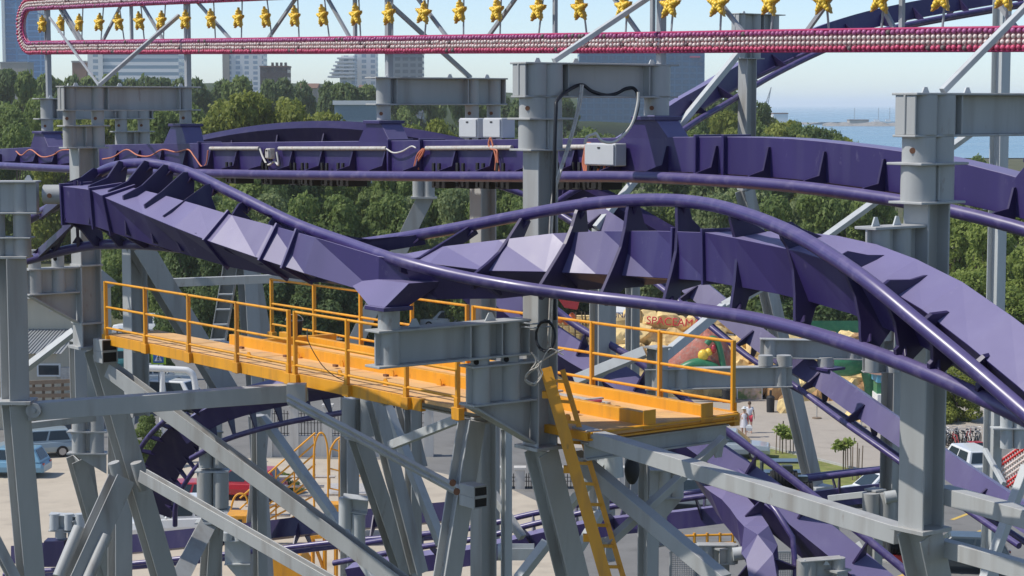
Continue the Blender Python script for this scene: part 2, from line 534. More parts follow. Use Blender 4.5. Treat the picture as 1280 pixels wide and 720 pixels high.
# ---- far-side columns of the upper track
s600 = s_of_px(480); c3 = L2(s600) + Vv * 2.2
T600 = thing('support_column', 'grey column behind the platform whose arm reaches left over the two pale junction boxes', 'column', (c3.x, c3.y, 0), 'grey coaster support columns')
hanger(T600, c3, -Vv, 2.2, P(600, 97.5, c3.y).z, .135, .5, .36, 2.0)
s150 = s_of_px(60); c4 = L2(s150) + Vv * 2.2
T150 = thing('support_column', 'grey column left of the olive trees, half hidden behind the left platform column', 'column', (c4.x, c4.y, 0), 'grey coaster support columns')
hanger(T150, c4, -Vv, 2.2, P(150, 123, c4.y).z, .15, .6, .46, P(150, 520, c4.y).z)
leg(T150, P(172, 305, c4.y - .3), P(292, 505, c4.y + 1.6), .5)
leg(T150, P(150, 520, c4.y), P(150, 760, c4.y), .45, ground=True)

# ---- right column
s1155 = s_of_px(1322); c5 = L2(s1155) - Vv * 2.25
T1155 = thing('support_column', 'large grey column near the right edge, the nearest of all', 'column', (c5.x, c5.y, 0), 'grey coaster support columns')
kx = P(1156, 400, c5.y); c5 = V3((kx.x, kx.y, 0))
T1155.location = (c5.x, c5.y, 0)
zt5 = P(1156, 116, c5.y).z; zb5 = P(1156, 658, c5.y).z
hanger(T1155, c5, Vv, 2.3, zt5, .20, .31, .375, zb5)
flange(T1155, c5 + ZZ * (zb5 - .02), U * .25, Vv * .25, .025)
leg(T1155, P(1149, 664, c5.y), P(1163, 730, c5.y + .2), .37, ground=True)
za = P(1100, 284, 22.4).z; zb_ = P(1100, 390, 22.4).z
m = MB(); at = lambda s, z, k=0: c5 - Vv * s + U * k + ZZ * z
m.box(at(.6, za), Vv * .42, U * .16, ZZ * .016)
m.box(at(.6, zb_), Vv * .42, U * .16, ZZ * .016)
m.box(at(.6, (za + zb_) / 2), Vv * .4, U * .016, ZZ * ((za - zb_) / 2))
for s in (.45, .8): m.cyl(at(s, zb_), at(s, za), .13)
m.build('bracket', M['steel'], T1155, .005)
m = MB()
for s in (.5, .85): m.prism([at(s - .07, za), at(s + .07, za), at(s + .02, za + .12), at(s - .02, za + .12)], U * .02)
m.build('lifting_lug', M['steel2'], T1155)
brace(T1155, (722, 541, 28.4), (1126, 668, 23.2), .22, 'box', ZZ, h=.22)
brace(T1155, (718, 571, 28.9), (905, 727, 27.0), .22, 'box', ZZ, h=.22)
brace(T1155, (1178, 617, 23.0), (1300, 652, 21.0), .2, 'box', ZZ, h=.2)
brace(T1155, (1178, 684, 23.0), (1300, 718, 21.4), .2, 'box', ZZ, h=.15)
brace(T1155, (1284, 583, 29.5), (1228, 732, 29.0), .14, 'box', None, 'steel2')
brace(T668, (905, 548, 29.0), (758, 681, 28.0), .12, 'box', None)


# ================================================================== upper track (hangs in a straight line from the arms)
T2 = thing('roller_coaster_track', 'violet track running level above the yellow platform, hung under the grey arms', 'roller coaster', L2(0) + ZZ * P(820, 172, 30).z, 'violet coaster tracks')
tt = [(-60, 188), (0, 186), (60, 183), (130, 181), (300, 178), (480, 176), (640, 174), (780, 172), (870, 171), (920, 171), (1000, 174), (1120, 188), (1190, 201), (1280, 224), (1400, 264), (1600, 350)]
tb = [(-60, 206), (0, 206), (130, 209), (300, 213), (480, 214), (640, 215), (780, 214), (870, 216), (1000, 225), (1120, 241), (1190, 253), (1280, 274), (1400, 316), (1600, 405)]
tr = [(-60, 204), (0, 207), (130, 213), (300, 217.5), (480, 220), (640, 221), (780, 221), (880, 225), (1000, 234), (1130, 252), (1200, 266), (1280, 287), (1400, 328), (1600, 420)]
def tab3(tab, off):
    pts = cr([(x, y, 0) for x, y in tab], 8)
    out = []
    for p in pts:
        q = PV(p.x, p.y, L2(0) + Vv * off, U)
        out.append(((q - L2(0)).dot(U), q.z))
    out.sort(); return out
ztop = tab3(tt, -.21); zbot = tab3(tb, -.21); zrail = tab3(tr, -.62)
S0 = s_of_px(-60); S1 = s_of_px(1450)
ss = [S0 + (S1 - S0) * i / 70 for i in range(71)]
def xs(s, a, b, z): return L2(s) + Vv * a + ZZ * z
m = MB()
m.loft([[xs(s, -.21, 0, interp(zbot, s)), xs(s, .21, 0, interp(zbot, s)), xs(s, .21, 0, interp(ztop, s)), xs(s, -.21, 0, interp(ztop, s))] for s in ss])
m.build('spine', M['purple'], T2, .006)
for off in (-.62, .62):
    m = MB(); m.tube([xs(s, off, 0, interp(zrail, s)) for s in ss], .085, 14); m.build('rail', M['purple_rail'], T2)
ks = []; s = S0 + .5
while s < S1 - .3:
    ks.append(s); s += 1.06
for s in ks:
    for sg in (-1, 1):
        m = MB()
        a, b, c = interp(ztop, s), interp(zbot, s), interp(zrail, s)
        m.prism([xs(s, sg * .205, 0, a - .13), xs(s, sg * .25, 0, a - .13), xs(s, sg * .34, 0, b + .1), xs(s, sg * .6, 0, c + .1), xs(s, sg * .66, 0, c + .06), xs(s, sg * .66, 0, c - .02), xs(s, sg * .5, 0, c - .03), xs(s, sg * .205, 0, b - .03)], U * .035)
        m.prism([xs(s - .14, sg * .52, 0, c + .03), xs(s + .14, sg * .52, 0, c + .03), xs(s + .14, sg * .40, 0, c + .0), xs(s - .14, sg * .40, 0, c + .0)], ZZ * .03)
        m.build('rib', M['purple_dark'], T2, .003)
# joint plates of the spine sections
for px in (262, 500, 540, 885, 920):
    s = s_of_px(px); m = MB()
    m.box(xs(s, 0, 0, (interp(ztop, s) + interp(zbot, s)) / 2), U * .025, Vv * .27, ZZ * ((interp(ztop, s) - interp(zbot, s)) / 2 + .03))
    m.build('flange_plate', M['purple'], T2, .004)
# pyramids under the arm pipes
for px, cc, L_, ztq in ((820, c0, 2.2, zt), (480, c3, None, P(600, 97.5, c3.y).z), (230, c1, 2.3, zt1), (60, c4, None, P(150, 123, c4.y).z), (1322, c5, 2.3, zt5)):
    s = s_of_px(px)
    if L_ is not None:
        ctr = V3((cc.x, cc.y, 0)) + Vv * L_
    else:
        ctr = V3((cc.x, cc.y, 0)) - Vv * 2.2
    s = (ctr - L2(0)).dot(U)
    z1 = ztq - .77; z0 = interp(ztop, s) - .02
    m = MB()
    m.box(ctr + ZZ * (z1 - .03), U * .27, Vv * .27, ZZ * .028)
    c = L2(s)
    m.loft([[c + U * a * .52 + Vv * b * .21 + ZZ * z0 for a, b in ((-1, -1), (1, -1), (1, 1), (-1, 1))],
            [ctr + U * a * .24 + Vv * b * .22 + ZZ * (z1 - .058) for a, b in ((-1, -1), (1, -1), (1, 1), (-1, 1))]])
    m.build('pyramid_mount', M['purple'], T2, .005)
# brake blocks below
for px in (300, 345, 380, 395, 420, 440, 560, 590, 615, 640, 715, 735, 755):
    s = s_of_px(px); m = MB(); zc_ = interp(zrail, s)
    m.box(xs(s, 0, 0, zc_ - .14), U * .2, Vv * .2, ZZ * .07)
    m.box(xs(s, -.3, 0, zc_ + .02), U * .03, Vv * .02, ZZ * .2); m.box(xs(s + .16, -.3, 0, zc_ + .02), U * .03, Vv * .02, ZZ * .2)
    m.build('brake_block', M['black'], T2, .003)
# conduit, cables and boxes
for a, b in ((263, 324), (349, 483), (533, 640), (694, 735)):
    m = MB(); pts = []
    for i in range(9):
        px = a + (b - a) * i / 8; y = interp([(263, 185.5), (483, 185.5), (640, 184.5), (735, 183.5)], px)
        pts.append(PV(px, y, L2(0) - Vv * .27, U))
    m.tube(pts, .038, 10); m.build('cable_conduit', M['conduit'], T2)
def cab(pxs, mat, off=-.29, r=.014, parent=None, name='cable', Y=None, jit=0):
    m = MB(); pts = []
    for x, y in pxs:
        pts.append(PV(x, y, L2(0) + Vv * off, U) if Y is None else P(x, y, Y))
    m.tube(cr(pts, 6), r, 8); return m.build(name, M[mat], parent)
cab([(20, 189), (27, 194), (38, 187), (52, 196), (66, 194), (76, 188), (90, 187)], 'orange_cable', parent=T2, r=.015)
cab([(128, 199), (142, 196), (158, 187), (172, 194), (187, 195), (203, 187), (220, 190), (235, 187), (243, 196), (252, 208), (258, 204), (260, 188)], 'orange_cable', parent=T2, r=.015)
for dx in (0, 3, 6):
    cab([(531 - dx * .4, 186), (528 - dx, 193), (522 - dx * .5, 203), (523 - dx, 212)], 'orange_cable', parent=T2, r=.016)
cab([(613, 172), (611, 180), (614, 186), (621, 188), (622, 200), (624, 214)], 'orange_cable', parent=T2, r=.018)
cab([(614, 174), (617, 185), (620, 198), (619, 213)], 'orange_cable', parent=T2, r=.016)
for dx in (0, 2.2, 4.4):
    cab([(733 + dx, 178), (731 + dx * .8, 190), (729 + dx, 203), (731 + dx, 215)], 'orange_cable', parent=T2, r=.022)
for dx in (0, 7, 13):
    cab([(749 + dx, 206), (748 + dx, 211), (744 + dx, 217)], 'orange_cable', parent=T2, r=.018)
cab([(483, 186), (492, 191), (503, 189), (514, 183), (520, 185)], 'white_cable', parent=T2)
cab([(325, 186), (329, 197), (335, 206), (343, 202), (348, 206), (346, 190)], 'white_cable', parent=T2, r=.02)
cab([(731, 180), (734, 171), (742, 168), (745, 167), (752, 176), (765, 178), (776, 172), (790, 155), (797, 130), (798, 115)], 'white_cable', Y=28.9, parent=T2, r=.022)


def ebox(label, px, py, w, h, off, dpt=.25, Y=None, group='pale electrical boxes on the upper track', mat='boxgrey'):
    c = PV(px, py, L2(0) + Vv * off, U)
    T = thing('electrical_box', label, 'electrical box', c - ZZ * h / 2, group)
    m = MB(); m.box(c, U * w / 2, Vv * dpt / 2, ZZ * h / 2); m.build('housing', M[mat], T, .012)
    m = MB(); m.box(c - Vv * (dpt / 2 + .012), U * (w / 2 - .02), Vv * .012, ZZ * (h / 2 - .02)); m.build('door', M[mat], T, .004)
    m = MB()
    for k in (-1, 1): m.cyl(c + U * w * .25 * k - ZZ * (h / 2 + .05), c + U * w * .25 * k - ZZ * h / 2, .025, 8)
    m.build('cable_gland', M['black'], T)
    m = MB(); m.box(c - Vv * (dpt / 2 + .028) + ZZ * h * .3, U * .03, Vv * .004, ZZ * .012); m.build('latch', M['black'], T)
    return T
ebox('pale grey electrical box hanging left of its twin under the arm behind the middle column', 594, 160, .52, .33, -.05, .28)
ebox('pale grey electrical box hanging right of its twin, touching the middle column in view', 624, 160, .5, .33, -.05, .28)
ebox('pale grey electrical box on the violet spine right of the middle column, orange cables below', 757, 193, .72, .34, -.36, .22)
ebox('small dingy junction box with tangled cables on the violet spine left of centre', 338, 192, .16, .2, -.34, .12, mat='conduit')

# black cables draped from the central column's arm
kb = thing('power_cable', 'black cable draped over the middle column arm and down the column', 'cable', P(668, 150, 28.2))
m = MB(); m.tube(cr([P(x, y, Y) for x, y, Y in ((694, 400, 28.5), (692, 300, 28.5), (693, 200, 28.2), (695, 140, 28.2), (697, 125, 28.3), (712, 112, 28.75), (727, 106, 29.0), (740, 114, 29.1), (757, 119, 29.3), (770, 117, 29.5), (782, 111, 29.6), (793, 111, 29.6), (798, 125, 29.4), (793, 150, 29.2), (778, 170, 29.2))], 6), .026, 8)
m.build('cable', M['cable'], kb)
kg = thing('power_cable', 'thin grey cables hanging from the arm down the face of the middle column', 'cable', P(700, 200, 28.2))
for dx in (0, 2.5):
    m = MB(); m.tube(cr([P(x + dx, y, Y) for x, y, Y in ((726, 106, 28.9), (722, 135, 28.8), (710, 180, 28.6), (697, 220, 28.4), (690, 250, 28.4), (687, 300, 28.4), (688, 360, 28.4), (686, 410, 28.4), (684, 440, 28.4))], 6), .017, 6)
    m.build('cable', M['conduit'], kg)
kc = thing('cable_coil', 'coil of dark cable hooked on the middle column above the ladder', 'cable', P(682, 420, 28.2))
m = MB(); m.tube([P(682 + 12 * math.cos(t * .42), 420 + 19 * math.sin(t * .42) * (1 + .05 * math.sin(t)), 28.25 - .02 * (t % 7)) for t in range(46)], .018, 8); m.build('cable', M['cable'], kc)
kw = thing('cable_coil', 'loose pale wires tied round the top of the yellow ladder', 'cable', P(672, 462, 28.1))
for j in range(3):
    m = MB(); m.tube(cr([P(x + R.uniform(-3, 3), y + R.uniform(-3, 3), 28.05 - .03 * j) for x, y in ((664, 440), (672, 455), (662, 466), (658, 476), (668, 480), (676, 468), (673, 455), (690, 446 - 4 * j), (702, 434 + 5 * j))], 6), .009, 6); m.build('wire', M['conduit'], kw)
m = MB()
for yy in (404, 409): m.tube([P(648, yy - 1, 28.35), P(666, yy + 1, 28.1), P(690, yy - 1, 28.4)], .014, 6)
m.build('clamp_band', M['bracegrey'], T668)


# ================================================================== near twisted track
T1 = thing('roller_coaster_track', 'nearest violet track, twisting in front of the platform and down to the right edge', 'roller coaster', cone1, 'violet coaster tracks')
Nr = [(35, 275, 35.4), (90, 243, 34.5), (125, 215.5, 33.8), (150, 206.5, 33.3), (180, 204, 32.8), (210, 208, 32.4), (240, 217, 31.8), (300, 246, 30.7), (370, 280, 29.6), (430, 302, 28.6), (490, 323, 27.4), (560, 342, 26.7), (640, 357.5, 26.0), (720, 369, 25.6), (800, 378, 25.0), (870, 387, 24.3), (940, 398, 23.4), (1010, 415, 22.4), (1080, 437, 21.4), (1150, 463, 20.6), (1220, 494, 19.9), (1300, 533, 19.1), (1400, 590, 18.2)]
Fr = [(35, 325, 35.0), (90, 311, 34.1), (130, 305.5, 33.4), (180, 306, 32.7), (240, 311, 32.0), (300, 315, 31.3), (370, 313, 30.9), (430, 307, 30.2), (490, 299, 29.3), (560, 287, 28.3), (640, 271.5, 27.5), (720, 257, 26.6), (780, 251, 25.9), (830, 250, 25.3), (870, 253, 24.7), (910, 261, 24.0), (960, 278, 23.1), (1010, 302, 22.2), (1080, 348, 21.0), (1150, 405, 20.2), (1220, 463, 19.5), (1300, 532, 18.7), (1400, 620, 17.8)]
Sp = [(95, 254, 33.3), (112, 255, 33.0), (133, 257, 32.7), (155, 263, 32.2), (185, 272, 31.7), (225, 282, 31.0), (270, 297, 30.2), (320, 309, 29.6), (365, 318, 29.1), (400, 325, 28.7), (450, 336, 28.1), (490, 343, 27.7), (540, 341, 27.5), (580, 340, 27.3), (620, 337, 27.1), (660, 333, 26.9), (700, 328, 26.7), (735, 325, 26.45), (770, 324, 26.2), (812, 323.5, 25.8), (850, 319, 25.35), (905, 320, 24.6), (945, 324, 24.0), (990, 329, 23.35), (1030, 336, 22.75), (1080, 349, 22.0), (1130, 369, 21.35), (1187, 398, 20.7), (1247, 440, 20.0), (1310, 488, 19.3), (1400, 565, 18.4)]
psi_tab = [(78, 90), (133, 84), (160, 72), (225, 56), (270, 48), (330, 36), (400, 20), (490, 0), (560, -22), (640, -45), (700, -56), (770, -68), (850, -84), (905, -90), (990, -104), (1080, -112), (1187, -122), (1310, -128), (1400, -130)]
def spi(px):
    for a, b in zip(Sp, Sp[1:]):
        if a[0] <= px <= b[0]:
            t = (px - a[0]) / (b[0] - a[0]); return (px, a[1] + (b[1] - a[1]) * t, a[2] + (b[2] - a[2]) * t)
Sp = [p for p in Sp if p[0] <= 155] + [spi(x) for x in (205, 245, 290, 345, 405, 490, 552, 625, 697, 765, 838)] + [p for p in Sp if p[0] >= 905]
Nc = cr([P(*p) for p in Nr], 5); Fc = cr([P(*p) for p in Fr], 5)
for c in (Nc, Fc):
    m = MB(); m.tube(c, .083, 16); m.build('rail', M['purple_rail'], T1)
S3 = [P(*p) for p in Sp]
def frame(i):
    d = (S3[min(i + 1, len(S3) - 1)] - S3[max(i - 1, 0)]).normalized()
    a = math.radians(interp(psi_tab, Sp[i][0]))
    side = d.cross(ZZ).normalized()          # roughly -v / +v
    if side.dot(Vv) < 0: side = -side
    up = side.cross(d);
    if up.z < 0: up = -up
    n = up * math.cos(a) + side * math.sin(a)
    mm = -side * math.cos(a) + up * math.sin(a)
    return d, n, mm
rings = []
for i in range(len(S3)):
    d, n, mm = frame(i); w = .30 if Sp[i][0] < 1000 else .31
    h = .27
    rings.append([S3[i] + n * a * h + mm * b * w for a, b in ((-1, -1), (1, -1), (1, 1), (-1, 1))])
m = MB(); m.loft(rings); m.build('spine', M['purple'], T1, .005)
def sec_at(px):
    for i in range(len(Sp) - 1):
        if Sp[i][0] <= px <= Sp[i + 1][0]:
            t = (px - Sp[i][0]) / (Sp[i + 1][0] - Sp[i][0])
            d0, n0, m0 = frame(i); d1, n1, m1 = frame(i + 1)
            return S3[i].lerp(S3[i + 1], t), d0.lerp(d1, t).normalized(), n0.lerp(n1, t).normalized(), m0.lerp(m1, t).normalized()
for px in (96, 134, 153, 284, 352, 380, 862, 902):
    s, d, n, mm = sec_at(px); m = MB()
    m.box(s, d * .02, n * .31, mm * .345); m.build('flange_plate', M['purple'], T1, .004)
def on(curve, px):
    best = min(range(len(curve) - 1), key=lambda i: abs(scr(curve[i])[0] - px))
    a, b = curve[best], curve[min(best + 1, len(curve) - 1)]
    xa, xb = scr(a)[0], scr(b)[0]
    if px < xa and best > 0:
        b = a; a = curve[best - 1]; xb = xa; xa = scr(a)[0]
    t = 0 if abs(xb - xa) < 1e-6 else (px - xa) / (xb - xa)
    return a.lerp(b, max(0, min(1, t)))
def scr(p):
    q = V3(p) - CAMP
    f = q.y * math.cos(TH) - q.z * math.sin(TH); u = q.y * math.sin(TH) + q.z * math.cos(TH)
    return 640 + FPX * q.x / f, 360 - FPX * u / f
ties = [(46, 52), (66, 66), (98, 94), (128, 126), (158, 158), (190, 190), (222, 215), (262, 240), (310, 268), (362, 308), (420, 345), (475, 385), (527, 430), (590, 500), (655, 588), (724, 672), (787, 750), (847, 829), (912, 914), (974, 995), (1045, 1079), (1098, 1122), (1150, 1163), (1215, 1222), (1280, 1285)]
for k, (fx, nx) in enumerate(ties):
    F = on(Fc, fx); N_ = on(Nc, nx)
    S, d, n, mm = sec_at(min(1390, max(96, (fx + nx) / 2 + (6 if fx > 500 else 0))))
    # nearest spine point along the track direction
    e1 = (N_ - F); L_ = e1.length; e1.normalize()
    mid = (F + N_) / 2
    best = min(range(0, len(S3) * 20 - 20), key=lambda i: abs((S3[i // 20].lerp(S3[i // 20 + 1], (i % 20) / 20) - mid).dot((Nc[1] - Nc[0]).normalized() if False else e1.cross(n).normalized())) + (0 if abs(scr(S3[i // 20])[0] - (fx + nx) / 2) < 130 else 99))
    S = S3[best // 20].lerp(S3[best // 20 + 1], (best % 20) / 20)
    e2 = (S - mid); e2 = (e2 - e1 * e2.dot(e1)); Dd = e2.length; e2.normalize()
    th = e1.cross(e2)
    g = max(.05, Dd - .27)
    sc_ = S - mid; sc0 = sc_.dot(e1) + L_ / 2     # spine centre along e1
    a = lambda x, y: F + e1 * x + e2 * y
    w_ = .30; fr_ = max(.05, g - .34)
    poly = [a(-.01, -.02), a(.14, .0), a(max(.16, sc0 - w_ * .9), fr_), a(sc0, fr_ + .03), a(min(L_ - .16, sc0 + w_ * .9), fr_), a(L_ - .14, .0), a(L_ + .01, -.02), a(L_ + .05, .15),
            a(min(L_ - .05, sc0 + w_ + .16), g + .17), a(sc0 + w_ + .01, g + .5), a(sc0 - w_ - .01, g + .5), a(max(.05, sc0 - w_ - .16), g + .17), a(-.05, .15)]
    m = MB(); m.prism(poly, th * .055)
    # weld shoes on the rails
    for c, kk in ((F, 1), (N_, -1)):
        m.prism([c + e1 * kk * .06 - th * .10 + e2 * .06, c + e1 * kk * .06 + th * .10 + e2 * .06, c + e1 * kk * .15 + th * .02 + e2 * .13, c + e1 * kk * .15 - th * .02 + e2 * .13], e2 * .03)
    m.build('crosstie', M['purple_dark'], T1, .004)
# pyramid on the lower arm
m = MB()
m.box(cone1 + ZZ * .03, U * .24, Vv * .24, ZZ * .028)
s490, d490, n490, m490 = sec_at(492)
m.loft([[cone1 + U * a * .2 + Vv * b * .2 + ZZ * .058 for a, b in ((-1, -1), (1, -1), (1, 1), (-1, 1))],
        [s490 + U * a * .82 + Vv * b * .3 - ZZ * .05 for a, b in ((-1, -1), (1, -1), (1, 1), (-1, 1))]])
m.build('pyramid_mount', M['purple'], T1, .005)
m = MB()
for px in (366, 882):
    s, d, n, mm = sec_at(px)
    for k in (-1, 1):
        q = s + n * .0; tocam = (CAMP - q).normalized()
        m.ball(q + tocam * .33 + d * .05 * k, .05, 8, 5)
m.build('bolt', M['rust'], T1)


# ================================================================== generic track
def track(label, pts, nv, size=(.25, .25), off=.5, g=.62, rr=.085, tie=1.3, mat='purple', name='roller_coaster_track', spine=True, ribmat='purple_dark', k=6):
    """pts: (px,py,Y) of the spine; nv: vectors from spine to the rail plane"""
    C = cr([P(*p) for p in pts], k)
    nvs = [V3(v) for v in (nv if isinstance(nv[0], (tuple, list, Vector)) else [nv])]
    T = thing(name, label, 'roller coaster', C[len(C) // 2], 'violet coaster tracks')
    fr = []
    for i, p in enumerate(C):
        d = (C[min(i + 1, len(C) - 1)] - C[max(0, i - 1)]).normalized()
        t = i / (len(C) - 1) * (len(nvs) - 1); j = min(int(t), max(0, len(nvs) - 2))
        n = nvs[j].lerp(nvs[min(j + 1, len(nvs) - 1)], t - j) if len(nvs) > 1 else nvs[0].copy()
        n = (n - d * n.dot(d)).normalized(); s = d.cross(n)
        fr.append((p, d, n, s))
    if spine:
        m = MB(); m.loft([[p + n * a * size[1] + s * b * size[0] for a, b in ((-1, -1), (1, -1), (1, 1), (-1, 1))] for p, d, n, s in fr]); m.build('spine', M[mat], T)
    for k in (-1, 1):
        m = MB(); m.tube([p + n * off + s * g * k for p, d, n, s in fr], rr, 10); m.build('rail', M['purple_rail'], T)
    acc = 0; last = C[0]
    for p, d, n, s in fr:
        acc += (p - last).length; last = p
        if acc >= tie:
            acc = 0; m = MB(); b0 = size[1]; w = size[0]
            m.prism([p + n * off + s * g, p + n * (off - .06) + s * (g - .12), p + n * b0 * .95 + s * w * .6, p + n * b0 * .95 - s * w * .6, p + n * (off - .06) - s * (g - .12), p + n * off - s * g,
                     p + n * (off - .1) - s * (g + .02), p - n * b0 * .3 - s * (w + .02), p - n * b0 * .3 + s * (w + .02), p + n * (off - .1) + s * (g + .02)], d * .04)
            m.build('crosstie', M[ribmat], T)
    return T, fr


dnv = (0, 0, -1)
track('violet track climbing to the upper right corner against the sky', [(1330, -20, 64), (1136, 14, 62), (1035, 40, 60), (945, 80, 58), (880, 118, 56), (845, 138, 55), (800, 168, 54), (740, 205, 54), (690, 240, 55)], [(.3, 0, -1), (.3, 0, -1)], (.24, .26), .42, .6)
track('violet track behind the near one, descending past the painted rocks to the right edge', [(690, 236, 55), (770, 285, 53), (860, 352, 50), (960, 432, 48), (1030, 474, 47), (1100, 523, 45), (1165, 568, 43.5), (1230, 612, 42), (1310, 665, 40)], [(-.5, -.2, -1), (-.4, -.2, -1)], (.27, .27), .5, .5, .07, 1.9)
track('violet track passing below the platform end and diving to the bottom edge', [(590, 350, 46), (640, 395, 45.5), (700, 440, 45), (780, 488, 44), (860, 556, 43), (905, 588, 42.6), (960, 628, 42), (1040, 692, 41), (1120, 760, 40)], [(.25, .75, .65), (.25, .75, .6)], (.34, .34), .3, .78, .085, 1.5)
track('short violet track curling down to the bottom edge right of the lattice of braces', [(880, 592, 44), (905, 622, 42.5), (928, 648, 41.6), (944, 672, 40.8), (953, 705, 40), (956, 760, 39.4)], [(.1, .9, .3), (.1, .9, .3)], (.28, .26), .4, .6, .06, 1.0, k=2)
track('violet track running level through the bottom centre behind the legs', [(440, 716, 59), (520, 703, 58), (600, 692, 57), (680, 673, 56.5), (760, 658, 56), (840, 650, 55), (920, 640, 54.5), (1010, 626, 54), (1130, 612, 54)], [(0, -.2, 1), (0, .2, 1)], (.3, .24), .62, .75, .085, 1.1)
track('violet track low at bottom left above the sandy ground', [(20, 694, 72), (100, 686, 71), (170, 680, 70.5), (240, 673, 70), (330, 664, 69), (430, 652, 68), (560, 640, 67)], [(0, -.3, -1)], (.3, .32), .75, .7, .09, 2.6, 'purple_dark')
track('violet track with a deep spine curving away under the left half of the platform', [(232, 540, 50), (275, 513, 49.5), (330, 495, 49), (400, 482, 48), (480, 472, 47), (570, 462, 46)], [(-.2, -1, -.1), (-.3, -.6, -.7), (-.2, -.3, -1)], (.26, .24), .45, .62, .07, .62)
track('dark violet arched track rising behind the upper track at left centre', [(120, 215, 61), (190, 197, 60), (262, 180, 59), (330, 169, 58), (400, 165, 57), (470, 169, 56), (560, 184, 55), (640, 206, 54.5), (740, 245, 54), (840, 300, 53)], [(.2, .4, -1)], (.24, .24), .4, .6, .08, 1.5, 'purple_dark')
track('banked ladder-like violet track of thin rails and close ties at lower left', [(196, 640, 51.5), (196, 612, 51.2), (203, 586, 51), (222, 556, 50.6), (250, 530, 50.2)], [(-.35, -.6, -.5), (-.3, -.7, -.5)], (.46, .05), .26, .72, .065, .36, 'purple_dark')


# ================================================================== yellow work platform
A0 = P(130, 417, 40.2); Bq = P(737, 543, 27.95)
PLT = thing('work_platform', 'yellow steel work platform with wooden deck and railings below the upper track', 'platform', (A0 + Bq) / 2)
zpl = (A0.z + Bq.z) / 2
A0 = V3((A0.x, A0.y, zpl)); L_pl = 15.2
uu = (V3((Bq.x, Bq.y, 0)) - V3((A0.x, A0.y, 0))); L_pl = uu.length; uu.normalize(); vv = ZZ.cross(uu)
if vv.y < 0: vv = -vv
Wp = 2.85
Y_ = M['yellow']
def pl(s, t, z=0): return A0 + uu * s + vv * t + ZZ * z
m = MB(); m.box(pl(L_pl / 2, .62, -.03), uu * (L_pl / 2), vv * .60, ZZ * .03)
for i in range(1, 6): m.box(pl(L_pl * i / 6, .62, .003), uu * .006, vv * .6, ZZ * .003)
m.build('deck', M['deck'], PLT)
m = MB(); s0 = 4.2; m.box(pl((s0 + L_pl) / 2, Wp / 2 + .62, -.0), uu * ((L_pl - s0) / 2), vv * (Wp / 2 - .62), ZZ * .03)
m.build('deck', M['deck'], PLT)
def fascia(a, b, hh=.2, name='fascia'):
    m = MB(); m.beam(a, b, .1, hh, 'C', vv if abs((b - a).normalized().dot(uu)) > .8 else uu); return m.build(name, Y_, PLT, .004)
fascia(pl(0, 0, -.09), pl(11.3, 0, -.09)); fascia(pl(L_pl - 1.0, 0, -.05), pl(L_pl, 0, -.05), .12)
fascia(pl(L_pl, 0, -.04), pl(L_pl, Wp, -.04), .12); fascia(pl(0, 0, -.1), pl(0, 1.24, -.1), .2)
fascia(pl(s0, Wp, -.03), pl(L_pl, Wp, -.03), .14)
for (a, b, t) in ((3.0, 11.9, 1.25), (L_pl - 3.2, L_pl, 1.12), (s0 - 1, L_pl, 2.25)):
    m = MB(); m.box(pl((a + b) / 2, t, .09), uu * ((b - a) / 2), vv * .06, ZZ * .10); m.box(pl(b, t, .09), uu * .01, vv * .12, ZZ * .14)
    m.build('deck_beam', Y_, PLT, .005)
m = MB(); m.box(pl(s0, Wp / 2 + .62, .06), uu * .06, vv * (Wp / 2 - .62), ZZ * .14); m.build('deck_beam', Y_, PLT, .005)
# brackets, lugs, bolts
for s in (5.1, 6.6, 8.2, 9.6, 13.6, 14.4):
    for q in (0, 1):
        t = .42 if q == 0 else 1.12
        c = pl(s + q * .55, t, .0); m = MB()
        m.prism([c - uu * .06, c + uu * .06, c + uu * .06 + ZZ * .07, c + uu * .03 + ZZ * .11, c - uu * .03 + ZZ * .11, c - uu * .06 + ZZ * .07], vv * .02)
        m.build('lifting_eye', Y_, PLT)
for s in (4.0, 5.6, 7.3, 8.9, 13.1, 14.0):
    for t in (.9, 1.7):
        m = MB(); m.box(pl(s, t, .05), uu * .05, vv * .03, ZZ * .02); m.build('clamp', M['rust'], PLT)
# railing
def rail(pts_s, t, name, hh=1.1, rails=(1.08, .58, .16), ext=(0, 0)):
    for s in pts_s:
        m = MB(); m.beam(pl(s, t, -.2), pl(s, t, hh), .05, .07, 'box', uu)
        m.beam(pl(s, t - .03 if t < 1 else t + .03, -.17), pl(s, t - .03 if t < 1 else t + .03, .16), .09, .03, 'box', uu)
        m.box(pl(s, t, -.09), uu * .1, vv * .055, ZZ * .095)
        m.build('railing_post', Y_, PLT, .004)
    for z in rails:
        m = MB(); m.tube([pl(pts_s[0], t, z), pl(pts_s[-1], t, z)], .024, 10); m.build('railing_bar', Y_, PLT)
def s_px(px, t):
    q = PV(px, 420, pl(0, t), uu); return (q - pl(0, t)).dot(uu)
rail([s_px(p, -.07) for p in (133, 182, 236, 296, 361)], -.07, 'n')
rail([s_px(p, -.07) for p in (369, 434, 508, 572)], -.07, 'n')
rail([s_px(p, Wp + .07) for p in (340, 393, 451, 515, 584)], Wp + .07, 'f')
rail([s_px(p, Wp + .07) for p in (592, 660, 740, 825, 917)], Wp + .07, 'f')
